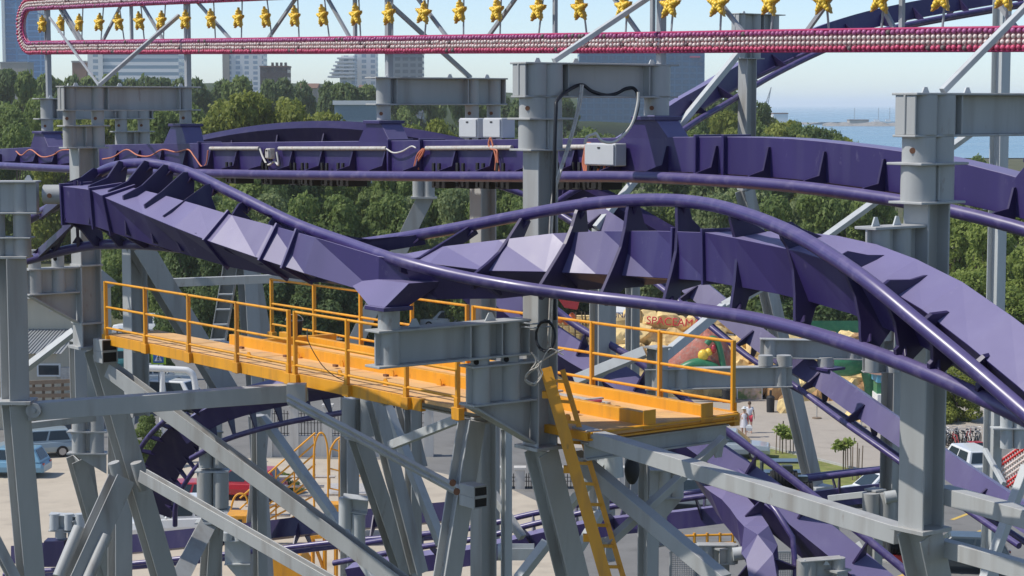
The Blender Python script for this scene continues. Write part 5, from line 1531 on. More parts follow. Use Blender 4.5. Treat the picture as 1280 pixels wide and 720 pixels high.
# pedestrian crossing sign
c = P(198, 447, 122); T = thing('crossing_sign', 'square pedestrian crossing sign, blue with a lime border, on a thin post', 'road sign', (c.x, c.y, 0))
M['lime'] = mk('lime reflective', (.42, .62, .03), .5); M['signblue'] = mk('sign blue', (.02, .13, .42), .45)
m = MB(); m.cyl((c.x, c.y + .06, 0), (c.x, c.y + .06, c.z + .3), .035, 8); m.build('post', M['roofgrey'], T)
m = MB(); m.box(c, (.45, 0, 0), (0, .015, 0), (0, 0, .42)); m.build('border', M['lime'], T)
m = MB(); m.box(c - V3((0, .02, 0)), (.32, 0, 0), (0, .008, 0), (0, 0, .32)); m.build('face', M['signblue'], T)
m = MB(); m.prism([c + V3((-.24, -.034, -.22)), c + V3((.24, -.034, -.22)), c + V3((0, -.034, .25))], (0, .008, 0)); m.build('triangle', M['white'], T)
m = MB(); q = c + V3((0, -.045, 0))
m.ball(q + V3((.01, 0, .09)), .035, 8, 5)
for pts in (((0, .055), (-.01, -.05)), ((-.01, -.05), (-.08, -.18)), ((-.01, -.05), (.06, -.18)), ((0, .03), (-.09, -.03)), ((0, .03), (.08, -.02))):
    m.tube([q + V3((a, 0, b)) for a, b in pts], .018, 6)
m.build('walking_figure', M['black'], T)

# white pipe frame
T = thing('pipe_frame', 'white rounded pipe frame standing behind the left legs', 'frame', PZ(205, 540))
m = MB(); m.tube(cr([P(x, y, 104) for x, y in ((160, 470), (163, 461), (175, 460), (225, 462), (236, 464), (242, 472), (246, 500), (248, 560))], 5), .17, 10); m.build('top_pipe', M['white'], T)
m = MB(); m.tube([P(203, 464, 104), P(202, 565, 104)], .14, 10); m.build('post', M['white'], T)
m = MB(); m.tube([P(166, 464, 104), P(164, 565, 104)], .14, 10); m.build('post', M['white'], T)

# cream house at the left
Y = 120; a = P(-60, 365, Y); b = P(101, 365, Y); T = thing('house', 'cream rendered house with a grey lean-to roof behind the leftmost column', 'building', ((a.x + b.x) / 2, Y, 0))
m = MB(); m.abox(a.x, b.x, Y, Y + 9, 0, P(0, 372, Y).z); m.build('wall', M['cream'], T)
m = MB(); m.prism([V3((a.x - .4, Y - .5, P(0, 372, Y).z)), V3((a.x - .4, Y + 9.5, P(0, 372, Y).z)), V3((a.x - .4, Y + 4.5, P(0, 345, Y).z))], (.01, 0, 0))
z0 = P(0, 372, Y).z; z1 = P(0, 345, Y).z
m.add([V3((a.x - .4, Y - .6, z0)), V3((b.x + .4, Y - .6, z0)), V3((b.x + .4, Y + 4.5, z1)), V3((a.x - .4, Y + 4.5, z1)), V3((a.x - .4, Y + 9.6, z0)), V3((b.x + .4, Y + 9.6, z0))], [(0, 1, 2, 3), (3, 2, 5, 4), (1, 5, 2), (0, 3, 4)]); m.build('roof', M['roofgrey'], T)
zb2 = P(0, 441, Y - 5).z; zt2 = P(0, 412, Y).z
m = MB(); m.abox(a.x, b.x - .4, Y - 5, Y - .01, 0, zb2); m.build('lean_to_wall', M['cream'], T)
m = MB(); m.prism([V3((a.x, Y - 5.5, zb2)), V3((a.x, Y - 5.5, zb2 + .1)), V3((a.x, Y - .02, zt2 + .1)), V3((a.x, Y - .02, zt2))], (.01, 0, 0))
m.add([V3((a.x, Y - 5.6, zb2 + .02)), V3((b.x, Y - 5.6, zb2 + .02)), V3((b.x, Y - .02, zt2)), V3((a.x, Y - .02, zt2))], [(0, 1, 2, 3)])
for i in range(40):
    x = a.x + (b.x - a.x) * i / 40; m.beam(V3((x, Y - 5.6, zb2 + .05)), V3((x, Y - .05, zt2 + .03)), .06, .05, 'box')
m.build('lean_to_roof', M['roofgrey'], T)
p = P(61, 462.5, Y - 5.05); m = MB(); m.box(p, (.68, 0, 0), (0, .04, 0), (0, 0, .38)); wf = m.build('window', M['white'], T)
m = MB(); m.box(p - V3((0, .045, 0)), (.58, 0, 0), (0, .01, 0), (0, 0, .28)); m.build('pane', M['glass'], wf)
p = P(84, 468, Y - 5.2); m = MB(); m.box(p, (.32, 0, 0), (0, .2, 0), (0, 0, .42)); m.build('air_conditioner', M['conduit'], T)
p = P(66, 386, Y - .1); m = MB(); m.box(p, (.2, 0, 0), (0, .12, 0), (0, 0, .16)); m.build('lamp_box', M['conduit'], T)
# lumber trailer / fence in front
T = thing('timber_fence', 'low rough timber fence and junk before the cream house', 'fence', PZ(62, 545))
M['wood'] = mk('weathered timber', (.22, .16, .11), .9, 0, .25, 3)
for i in range(3):
    m = MB(); p0 = P(25, 479 + i * 8, 112); p1 = P(95, 476 + i * 9, 112); m.beam(p0, p1, .08, .22, 'box', V3((0, 1, 0))); m.build('rail', M['wood'], T)
for i in range(6):
    m = MB(); p = P(30 + i * 12, 478, 112.1); m.beam(V3((p.x, p.y, 0)), V3((p.x, p.y, p.z)), .14, .1, 'box'); m.build('post', M['wood'], T)

# booth, bin
c = P(253, 384, 176); T = thing('phone_booth', 'narrow glazed booth with blue panels behind the left railing', 'booth', (c.x, 176, 0)); m = MB()
for sx in (-1, 1):
    for sy in (-1, 1): m.abox(c.x + sx * .42 - .05, c.x + sx * .42 + .05, 176 + sy * .42 - .05, 176 + sy * .42 + .05, 0, 2.3)
m.abox(c.x - .5, c.x + .5, 175.5, 176.5, 2.3, 2.5); m.build('frame', M['white'], T)
m = MB(); m.abox(c.x - .38, c.x + .38, 175.62, 175.66, .1, 1.0); m.build('panel', M['signblue'], T)
m = MB(); m.abox(c.x - .38, c.x + .38, 175.62, 175.66, 1.02, 2.25); m.build('pane', M['glass'], T)
c = P(268, 388, 172); T = thing('waste_container', 'dark teal waste container beside the glazed booth', 'bin', (c.x, 172, 0)); m = MB()
m.loft([[V3((c.x + a * s, 172 + b * s * .8, z)) for a, b in ((-1, -1), (1, -1), (1, 1), (-1, 1))] for s, z in ((.55, .1), (.7, 1.3))]); m.build('body', M['teal'], T)
m = MB(); m.abox(c.x - .75, c.x + .75, 171.4, 172.6, 1.302, 1.4); m.build('lid', M['black'], T)

# walls with iron grilles
def grille_wall(label, pts, Y, base, wall_y, grille_y):
    T = thing('boundary_wall', label, 'wall', P(pts[0], base, Y))
    za, zb, zc = 0, P(0, wall_y, Y).z, P(0, grille_y, Y).z
    for x0, x1 in zip(pts, pts[1:]):
        xa = P(x0, base, Y).x; xb = P(x1, base, Y).x
        m = MB(); m.abox(xa, xb, Y, Y + .25, za, zb); m.build('low_wall', M['stucco'], T)
        m = MB(); n = max(4, int((xb - xa) / .22))
        for i in range(1, n):
            x = xa + .2 + (xb - xa - .4) * i / n; m.beam(V3((x, Y + .12, zb)), V3((x, Y + .12, zc - .1 + .12 * math.sin(math.pi * i / n))), .03, .03, 'box')
        for z in (zb + .12, (zb + zc) / 2, zc - .2): m.beam(V3((xa + .2, Y + .12, z)), V3((xb - .2, Y + .12, z)), .04, .03, 'box')
        m.build('grille', M['black'], T)
    for x0 in pts:
        xa = P(x0, base, Y).x; m = MB(); m.abox(xa - .24, xa + .24, Y - .1, Y + .38, za, zc + .2); m.abox(xa - .3, xa + .3, Y - .16, Y + .44, zc + .203, zc + .32); m.build('pillar', M['stucco'], T)
    return T
M['stucco'] = mk('white stucco', (.55, .53, .49), .9, 0, .12, 1.5, (.38, .33, .28), .5, True)
grille_wall('white stucco wall with pillars and black iron grilles behind the yellow hoops', (335, 368, 410, 452, 494, 536), 106, 574, 545, 513)
grille_wall('second white wall with iron grilles seen between the legs below the platform', (592, 628, 650, 672, 700, 740, 780), 97, 616, 612, 592)

# yellow ride at the lower left
YR = thing('yellow_staircase', 'yellow tubular staircase with slanting handrails and hoop gates at lower left', 'staircase', PZ(370, 690))
def yt(pts, Y, r=.03, name='tube', k=4):
    m = MB(); q = [P(x, y, Y) for x, y in pts]; m.tube(cr(q, k) if len(q) > 2 else q, r, 8); return m.build(name, M['yellow'], YR)
yt([(393, 640), (392, 600), (393, 560), (397, 545), (402, 541), (407, 548), (410, 570), (410, 640)], 84, .045, 'hoop')
yt([(412, 610), (412, 570), (418, 553), (427, 546), (436, 545)], 85, .045, 'hoop')
yt([(287, 660), (288, 640), (293, 622), (301, 617), (308, 622), (312, 640), (313, 662)], 83, .045, 'hoop')
for k in range(9):
    x0 = 300 if k < 5 else 288
    yt([(x0, 588 + 13 * k - .87 * (x0 - 340) if k < 5 else 660 + (k - 5) * 14), (394, 588 + 13 * k - .87 * 54)], 84 + .03 * k, .04, 'handrail')
for x, y0, y1 in ((330, 600, 665), (345, 585, 665), (393, 545, 640), (424, 550, 640), (368, 570, 650)): yt([(x, y0), (x, y1)], 84.2, .035, 'post')
for x0, y0, x1, y1 in ((410, 585, 470, 600), (410, 610, 470, 622), (412, 560, 470, 580)): yt([(x0, y0), (x1, y1)], 85, .032, 'handrail')
for k in range(7):
    m = MB(); a = P(300 + k * 14, 668 - k * 12, 84.5); m.box(a, (1.2, 0, 0), (0, .16, 0), (0, 0, .03)); m.build('step', M['conduit'], YR)
m = MB(); m.box(P(440, 612, 86), (1.1, 0, 0), (0, 1.2, 0), (0, 0, .05)); m.build('landing', M['conduit'], YR)
for i in range(10):
    pass
RB = thing('ride_cabin', 'big orange-yellow cabin body at the bottom edge left of centre', 'ride car', P(355, 735, 76))
m = MB(); c = P(356, 712, 76); m.loft([[c + V3((x, y, z)) for x, y in ((-s, -.8), (s, -.8), (s, .8), (-s, .8))] for s, z in zip((.75, .95, .95, .55), (-1.2, -.6, .35, .85)) for x, y in ()] or [[c + V3((s * a_, b_ * .8, z)) for a_, b_ in ((-1, -1), (1, -1), (1, 1), (-1, 1))] for s, z in ((.7, -1.3), (.95, -.7), (.95, .3), (.7, .75))]); m.build('body', M['yellow'], RB, .03)
m = MB(); m.tube(cr([P(x, y, 75.9) for x, y in ((318, 718), (322, 703), (330, 700), (336, 712))], 5), .04, 8); m.build('handle', M['yellow'], RB)
RC = thing('ride_cabin', 'small orange-yellow cabin behind the hoop beside the grey column at lower left', 'ride car', P(298, 670, 80))
m = MB(); c = P(298, 650, 80); m.loft([[c + V3((s * a_, b_ * .6, z)) for a_, b_ in ((-1, -1), (1, -1), (1, 1), (-1, 1))] for s, z in ((.45, -.6), (.5, -.1), (.42, .3))]); m.build('body', M['yellow'], RC, .02)
m = MB(); m.box(c + V3((-.15, -.62, 0)), (.1, 0, 0), (0, .01, 0), (0, 0, .1)); m.box(c + V3((.15, -.62, .05)), (.08, 0, 0), (0, .01, 0), (0, 0, .1)); m.build('marking', M['black'], RC)
YF = thing('trestle', 'orange-yellow braced steel frame under the dark low track', 'trestle', P(415, 720, 77))
for x in (391, 406, 420, 435):
    m = MB(); m.beam(P(x, 672, 77), P(x, 722, 77), .12, .12, 'box'); m.build('leg', M['yellow'], YF)
for x0, x1 in ((391, 406), (420, 437)):
    m = MB(); m.beam(P(x0, 674, 77), P(x1, 715, 77), .1, .1, 'box'); m.build('diagonal', M['yellow'], YF)
m = MB(); m.beam(P(386, 672, 77), P(440, 668, 77), .14, .14, 'box'); m.build('top_beam', M['yellow'], YF)
m = MB(); m.box(P(420, 634, 82), (.42, 0, 0), (0, .4, 0), (0, 0, .18)); m.build('box', M['yellow'], YF)

# painted rock facade
M['rock_yellow'] = mk('ochre painted rock', (.78, .58, .26), .85, 0, .25, .9, (.4, .23, .1), .6, bump=.5, bscale=5)
M['rock_brown'] = mk('brown painted rock', (.43, .25, .11), .85, 0, .3, 1.0, (.2, .1, .05), .7, bump=.5, bscale=5)
def rock(parent, c, r, seed, mat, sc=(1, 1, 1)):
    bm = MB(); n, k = 18, 11; rr = random.Random(seed); o = V3((rr.random() * 50, rr.random() * 50, rr.random() * 50))
    bm.ball((0, 0, 0), 1, n, k)
    pl_ = [(V3((rr.gauss(0, 1), rr.gauss(0, 1), rr.gauss(0, .8))).normalized(), rr.uniform(.55, .85)) for _ in range(11)]
    sx, sy, sz = (sc[i] * rr.uniform(.85, 1.25) for i in range(3)); rot = rr.uniform(0, 3)
    for i, p in enumerate(bm.v):
        q = V3(p) * 1.05
        for nn, dd in pl_:
            e = q.dot(nn) - dd
            if e > 0: q -= nn * e
        q *= 1 + noise.noise(p * 2.2 + o) * .10 + noise.noise(p * 5 + o) * .04
        x = q.x * math.cos(rot) - q.z * math.sin(rot); z = q.x * math.sin(rot) + q.z * math.cos(rot)
        bm.v[i] = V3(c) + V3((x * r * sx * 1.25, q.y * r * sy * 1.2, z * r * sz * 1.25))
    bm.sm = [False] * len(bm.sm)
    return bm.build('boulder', M[mat], parent)
RF = thing('rock_facade', 'wall of stacked ochre painted artificial boulders behind the platform railing', 'rock wall', PZ(880, 500))
k = 0
for row, (yc, sz) in enumerate(((398, 11), (420, 13), (440, 13), (462, 14), (486, 15))):
    x = 756 + 7 * (row % 2)
    while x < 945:
        rock(RF, P(x, yc + R.uniform(-4, 5) + (x - 756) * .045, 131 - row * .6), sz * 131 / FPX * R.uniform(.9, 1.25), k, 'rock_yellow', (1.1, .9, .9)); k += 1
        x += R.uniform(17, 24)
RG = thing('rock_facade', 'wall of brown artificial boulders below the green creature, right of the poster', 'rock wall', PZ(1040, 508))
for row, (yc, sz) in enumerate(((430, 13), (456, 15), (480, 16), (500, 14))):
    x = 948 + 8 * (row % 2)
    while x < 1112:
        if not (row == 3 and x < 975): rock(RG, P(x, yc + R.uniform(-5, 5), 129 - row * .7), sz * 129 / FPX * R.uniform(.9, 1.25), k, 'rock_brown' if (row > 1 or x > 1000) and R.random() < .75 else 'rock_yellow', (1, .9, 1.1)); k += 1
        x += R.uniform(18, 26)
for x, y, r in ((983, 512, 9), (1066, 521, 10), (1082, 523, 8)):
    c = PZ(x, y + 4); T = thing('boulder', 'ochre boulder lying on the plaza before the brown rock wall', 'rock', c, 'loose boulders on the plaza'); rock(T, c + ZZ * r * .03, r * .05, k, 'rock_yellow'); k += 1
BW = thing('brick_wall', 'yellow toy-like brick wall with vines just right of the middle column', 'wall', PZ(720, 490))
m = MB(); a = P(686, 395, 134); b = P(757, 395, 134); m.abox(a.x, b.x, 134, 134.6, 0, a.z); m.build('wall', M['rock_yellow'], BW)
for i in range(7):
    for j in range(9):
        m = MB(); w_ = (b.x - a.x) / 9; m.box((a.x + w_ * (j + .5 + .25 * (i % 2)), 133.97, a.z - .35 - i * .55), (w_ * .44, 0, 0), (0, .06, 0), (0, 0, .23)); m.build('brick', M['rock_yellow'], BW, .03)
m = MB()
for x in (720, 727, 733): m.tube(cr([P(x + R.uniform(-2, 2), y, 133.7) for y in (390, 410, 430, 455)], 4), .05, 5)
m.build('vine', M['bark'], BW)
c = P(703, 390, 132); T = thing('carnival_figure', 'red and gold painted roof ornament beside the middle column', 'ornament', (c.x, c.y, c.z - 1.2)); m = MB()
for i in range(4): m.ball(c + V3((-.55 + i * .4, 0, -.5 + .1 * (i % 2))), .3, 10, 6, (.8, .8, 1.3))
m.build('gold_base', M['bulb_orange'], T)
m = MB(); q = P(711, 377, 132); m.prism([q + V3((-.8, -.3, .35)), q + V3((.7, -.3, .1)), q + V3((.55, -.3, -.5)), q + V3((-.3, -.3, -.35))], (0, .7, 0)); m.build('red_canopy', M['carred'], T, .05)
# the letters
M['letter_red'] = mk('scarlet letter', (.9, .06, .07), .4)
def letters(label, txt, p0, h, mat, rot, group=None):
    cu = D.curves.new('txt', 'FONT'); cu.body = txt; cu.size = h / .70; cu.extrude = .08; cu.space_character = 1.0
    o = D.objects.new('tmp', cu); COL.objects.link(o); bpy.context.view_layer.update()
    me = D.meshes.new_from_object(o.evaluated_get(bpy.context.evaluated_depsgraph_get())); D.objects.remove(o)
    me.materials.clear(); me.materials.append(M[mat])
    q = D.objects.new('lettering', me); COL.objects.link(q); q.location = p0; q.rotation_euler = rot
    return tag(q, label, 'sign', group)
letters('red three-dimensional letters on top of the ochre rock wall', 'SPACEAMAN', P(807.5, 404.5, 129.3), .5, 'letter_red', (math.pi / 2, rd(4), 0))
letters('small violet letters on the ochre rocks behind the far railing', 'LUNA', P(761, 397, 129.6), .34, 'purple', (math.pi / 2, 0, 0))
# dark slatted roof behind the letters
T = thing('slatted_roof', 'dark slatted pergola roof behind the red letters', 'roof', P(860, 410, 138))
for i in range(7):
    m = MB(); m.beam(P(798, 392 + i * 3.2, 136 + i * .1), P(945, 402 + i * 3.4, 136 + i * .1), .12, .1, 'box'); m.build('slat', M['wood'], T)
for x in (800, 850, 900, 940):
    m = MB(); m.beam(P(x, 396, 136.8), V3((P(x, 396, 136.8).x, 136.8, 0)), .15, .15, 'box'); m.build('post', M['wood'], T)
T = thing('tent_roof', 'low white tent roof behind the violet letters', 'tent', P(775, 394, 142)); m = MB(); q = P(775, 389, 142)
m.loft([[q + V3((s * a_, s * b_ * .5, z)) for a_, b_ in ((-1, -1), (1, -1), (1, 1), (-1, 1))] for s, z in ((1.4, -.35), (1.35, 0), (.7, .35))]); m.build('canvas', M['white'], T)
m = MB()
for sx in (-1, 1): m.cyl((q.x + sx * 1.3, 141.4, 0), (q.x + sx * 1.3, 141.4, q.z - .3), .05, 6)
m.build('poles', M['white'], T)

# scaly sculpture
M['scale_red'] = mk('coral scales', (.42, .14, .10), .6, 0, .4, 2.2, (.35, .33, .28), .7, bump=1, bscale=9)
M['green_paint'] = mk('green sculpture paint', (.035, .19, .09), .4, 0, .3, 1.5, (.1, .3, .12), .5)
ST = thing('scaly_sculpture', 'coral red scaly mound sculpture with a green tail on the ochre rocks', 'sculpture', P(872, 470, 127))
m = MB(); c = P(880, 462, 127.4); n, kk = 28, 14; m.ball((0, 0, 0), 1, n, kk)
for i, p in enumerate(m.v):
    a_ = math.atan2(p.y, p.x); f = 1 + .06 * math.sin(9 * a_ + 14 * p.z) + .05 * noise.noise(p * 3)
    m.v[i] = c + V3((p.x * 1.95 * f - .5 * max(0, -p.x) * 1.1, p.y * 1.2 * f, (p.z if p.z > 0 else p.z * .3) * 2.5 * f * (1 - .25 * max(0, -p.x))))
m.build('scaly_body', M['scale_red'], ST)
m = MB(); m.tube(cr([P(x, y, 126.0) for x, y in ((883, 430), (890, 423), (897, 428), (901, 442), (904, 458))], 5), [.2] * 21, 10); m.build('tail', M['green_paint'], ST)
m = MB(); m.tube(cr([P(x, y, 125.9) for x, y in ((840, 466), (856, 459), (872, 455), (890, 458), (903, 462))], 5), [.08 + .3 * math.sin(math.pi * i / 20) for i in range(21)], 10); m.build('belly', M['green_paint'], ST)
m = MB(); m.ball(P(879, 444, 125.9), .34, 12, 8, (1, .7, 1.1)); m.ball(P(886, 440, 126), .26, 10, 6); m.build('face', M['bulb_yellow'], ST)
m = MB(); m.ball(P(892, 436, 125.9), .22, 10, 6, (.8, .8, 1.4)); m.build('mouth', M['carred'], ST)
GC = thing('green_creature', 'green rounded creature sculpture on the brown rock wall', 'sculpture', P(1060, 470, 125))
m = MB(); m.tube(cr([P(x, y, 125) for x, y in ((1030, 448), (1045, 450), (1065, 452), (1085, 455))], 6), [.25 + .75 * math.sin(math.pi * (i + 2) / 22) for i in range(19)], 14); m.build('body', M['green_paint'], GC)
m = MB(); m.tube(cr([P(x, y, 124.7) for x, y in ((1086, 462), (1088, 480), (1087, 498), (1084, 506))], 5), [.45, .5, .5, .48, .45, .42, .4, .38, .36, .34, .33, .34, .36, .4, .45, .5][:16], 12); m.build('limb', M['green_paint'], GC)
m = MB(); m.ball(P(975, 428, 124.6), .22, 10, 6); gb = m.build('balloon', M['carred']); tag(gb, 'small bright red ball ornament on the ochre rock above the arm', 'ornament')
T = thing('green_fence', 'green mesh fence before the dark trees above the arm at right', 'fence', P(1040, 415, 141)); m = MB(); m.abox(P(995, 0, 141).x, P(1085, 0, 141).x, 141, 141.04, P(0, 416, 141).z - .3, P(0, 401, 141).z); m.build('mesh', M['teal_green'] if 'teal_green' in M else M['green_paint'], T)
for x in (997, 1027, 1057, 1083):
    m = MB(); q = P(x, 401, 141.1); m.cyl((q.x, q.y, 0), q, .05, 6); m.build('post', M['green_paint'], T)

# poster, dark booth front
M['poster'] = D.materials.new('poster print'); M['poster'].use_nodes = True
nt = M['poster'].node_tree; b = nt.nodes['Principled BSDF']; vo = nt.nodes.new('ShaderNodeTexNoise'); vo.inputs['Scale'].default_value = 1.6; vo.inputs['Detail'].default_value = 3
tc = nt.nodes.new('ShaderNodeTexCoord'); nt.links.new(tc.outputs['Object'], vo.inputs[0]); rmp = nt.nodes.new('ShaderNodeValToRGB'); nt.links.new(vo.outputs[0], rmp.inputs[0]); nt.links.new(rmp.outputs[0], b.inputs['Base Color'])
el = rmp.color_ramp.elements; el[0].position = .3; el[0].color = (.06, .12, .05, 1); el[1].position = .75; el[1].color = (.45, .1, .12, 1)
for pos, c_ in ((.42, (.16, .22, .06, 1)), (.5, (.5, .34, .22, 1)), (.6, (.55, .42, .34, 1))):
    e = el.new(pos); e.color = c_
q = P(937, 494, 127); T = thing('poster_board', 'colourful picture board with pale frame at the foot of the rocks', 'poster', (q.x, q.y, 0))
m = MB(); m.box(q, (.82, 0, 0), (0, .03, 0), (0, 0, .52)); m.build('frame', M['white'], T)
m = MB(); m.box(q - V3((0, .04, 0)), (.76, 0, 0), (0, .01, 0), (0, 0, .46)); m.build('print', M['poster'], T)
m = MB()
for s in (-.7, .7): m.beam(V3((q.x + s, q.y + .05, 0)), q + V3((s, .05, .3)), .06, .06, 'box')
m.build('legs', M['wood'], T)
q = P(968, 486, 128.3); T = thing('dark_booth', 'dark brown recessed booth between picture board and grey leg', 'booth', (q.x, q.y, 0)); m = MB()
m.abox(q.x - 1.3, q.x + 1.1, 127.9, 129.9, 0, q.z + 1.1); m.build('wall', M['f_brown'], T)
m = MB(); m.abox(q.x - 1.1, q.x + .9, 127.8, 127.88, .2, q.z + .6); m.build('opening', M['hole'], T)
m = MB(); m.abox(q.x - 1.5, q.x + 1.3, 127.4, 130, q.z + 1.102, q.z + 1.25); m.build('roof', M['roofbrown'], T)
# bins, small stands
def bin_(label, px, py, h=.9, r=.26):
    c = PZ(px, py, .01); T = thing('waste_bin', label, 'bin', c); m = MB(); m.cyl(c, c + ZZ * h, r * .9, 16, r); m.build('body', M['black'], T)
    m = MB(); m.cyl(c + ZZ * (h + .002), c + ZZ * (h + .12), r * 1.05, 16, r * .6); m.cyl(c + ZZ * (h + .12), c + ZZ * (h + .45), .07, 8); m.build('lid', M['black'], T)
bin_('black waste bin on the plaza before the dark booth', 963, 515)
bin_('black box-like bin behind the railing corner post', 908, 503, .8, .3)
for i, (x, y, lab) in enumerate(((1021, 523, 'small white signpost on a round foot on the plaza'), (1077, 534, 'low signpost on a round foot right of the loose boulders'))):
    c = PZ(x, y, .01); T = thing('signpost', lab, 'signpost', c); m = MB(); m.cyl(c, c + ZZ * .06, .28, 14); m.build('foot', M['wood'], T)
    m = MB(); m.cyl(c + ZZ * .06, c + ZZ * .85, .025, 8); m.build('pole', M['roofgrey'], T)
    m = MB(); m.box(c + V3((0, -.04, .92)), (.16, 0, 0), (0, .015, 0), (0, 0, .14)); m.build('plate', M['white'], T)
# kiosk
q = PZ(1114, 517); T = thing('kiosk', 'small round-roofed kiosk with a light blue sign band left of the nearest column', 'kiosk', q)
M['kiosk_blue'] = mk('kiosk blue', (.10, .34, .48), .5)
m = MB(); m.abox(q.x - .85, q.x + 1.2, q.y, q.y + 1.8, 0, 1.15); m.build('counter', M['white'], T)
m = MB(); m.abox(q.x - .8, q.x + 1.15, q.y + .5, q.y + 1.75, 1.15, 1.9); m.build('interior', M['green_paint'], T)
m = MB(); m.abox(q.x - .9, q.x + 1.25, q.y - .05, q.y + 1.85, 1.9, 2.4); m.build('sign_band', M['kiosk_blue'], T)
m = MB(); m.cyl((q.x + .15, q.y + .9, 2.402), (q.x + .15, q.y + .9, 3.6), 1.5, 18, .25); m.build('roof', M['roofbrown'], T)
cu = D.curves.new('txt', 'FONT'); cu.body = 'LOVO'; cu.size = .42; cu.extrude = .01; o = D.objects.new('tmp', cu); COL.objects.link(o); bpy.context.view_layer.update()
me = D.meshes.new_from_object(o.evaluated_get(bpy.context.evaluated_depsgraph_get())); D.objects.remove(o); me.materials.clear(); me.materials.append(M['white'])
o = D.objects.new('lettering', me); COL.objects.link(o); o.parent = T; o.location = V3((q.x - .7, q.y - .07, 2.0)) - q; o.rotation_euler = (math.pi / 2, 0, 0)

# saplings and stakes
def leaf_tuft(m, c, r, n, rr):
    for _ in range(n):
        d = V3((rr.gauss(0, 1), rr.gauss(0, 1), rr.gauss(0, 1))).normalized() * r * rr.uniform(.3, 1); p = c + V3((d.x, d.y, d.z * .8))
        a = V3((rr.gauss(0, 1), rr.gauss(0, 1), rr.gauss(0, 1))).normalized(); b = a.orthogonal().normalized(); l = .13
        m.add([p - a * l, p + b * l * .55, p + a * l, p - b * l * .55], [(0, 1, 2, 3)])
def sapling(label, px, py, h, r, stakes, n=260):
    c = PZ(px, py, .01); T = thing('sapling', label, 'sapling', c, None); rr = random.Random(px)
    m = MB(); m.tube([c, c + ZZ * h * .5, c + V3((.03, 0, h * .85))], .035, 6); m.build('trunk', M['bark'], T)
    m = MB()
    for _ in range(5): leaf_tuft(m, c + V3((rr.uniform(-r, r) * .6, rr.uniform(-r, r) * .6, h - r * .8 + rr.uniform(-r, r) * .6)), r * .6, n // 5, rr)
    m.build('crown', M['leaf_bright'], T)
    for dx, dy, hh in stakes:
        m = MB(); m.cyl(c + V3((dx, dy, 0)), c + V3((dx * .9, dy, hh)), .028, 6); m.build('stake', M['wood'], T)
sapling('leafy young tree tied to stakes on the lawn left of the grey leg', 978, 567, 2.1, .75, ((-.35, 0, 1.5), (-.12, .2, 1.3), (.2, 0, 1.4), (.45, .1, 1.7), (.6, 0, 2.0)), 420)
sapling('slim young tree with a small crown between four stakes on the lawn', 1054, 588, 1.95, .55, ((.12, 0, 1.5), (.25, .1, 1.3), (.4, 0, 1.5)))
c = PZ(1068, 600, .01); T = thing('tree_stakes', 'bare wooden stakes standing on the lawn right of the slim young tree', 'stakes', c)
for dx, hh in ((-.1, 1.7), (.12, 1.9), (.2, 1.6), (.36, 1.75)):
    m = MB(); m.cyl(c + V3((dx, 0, 0)), c + V3((dx * 1.1, 0, hh)), .028, 6); m.build('stake', M['wood'], T)

# people (one continuous skinned body each)
M['skin'] = mk('skin', (.45, .26, .18), .6, 0, .05, 5)
M['hair'] = mk('brown hair', (.10, .06, .035), .7); M['blondehair'] = mk('fair hair', (.42, .30, .16), .7)
M['shirt_white'] = mk('white cloth', (.68, .68, .70), .85); M['shorts_red'] = mk('red cloth', (.48, .05, .08), .85); M['dress'] = mk('pale cloth', (.62, .60, .62), .85)
def skin_obj(name, verts, edges, rad, mat, parent, sub=1):
    me = D.meshes.new(name); me.from_pydata(verts, edges, []); o = D.objects.new(name, me); COL.objects.link(o); o.parent = parent
    o.modifiers.new('skin', 'SKIN'); 
    if not me.skin_vertices: 
        bpy.context.view_layer.objects.active = o
        bpy.ops.object.mode_set(mode='OBJECT')
    for i, r in enumerate(rad):
        me.skin_vertices[0].data[i].radius = (r, r) if not isinstance(r, tuple) else r
    me.skin_vertices[0].data[0].use_root = True
    ss = o.modifiers.new('sub', 'SUBSURF'); ss.levels = sub; ss.render_levels = sub
    for f in o.modifiers: pass
    me.materials.append(M[mat]); o.modifiers['skin'].use_smooth_shade = True
    return o
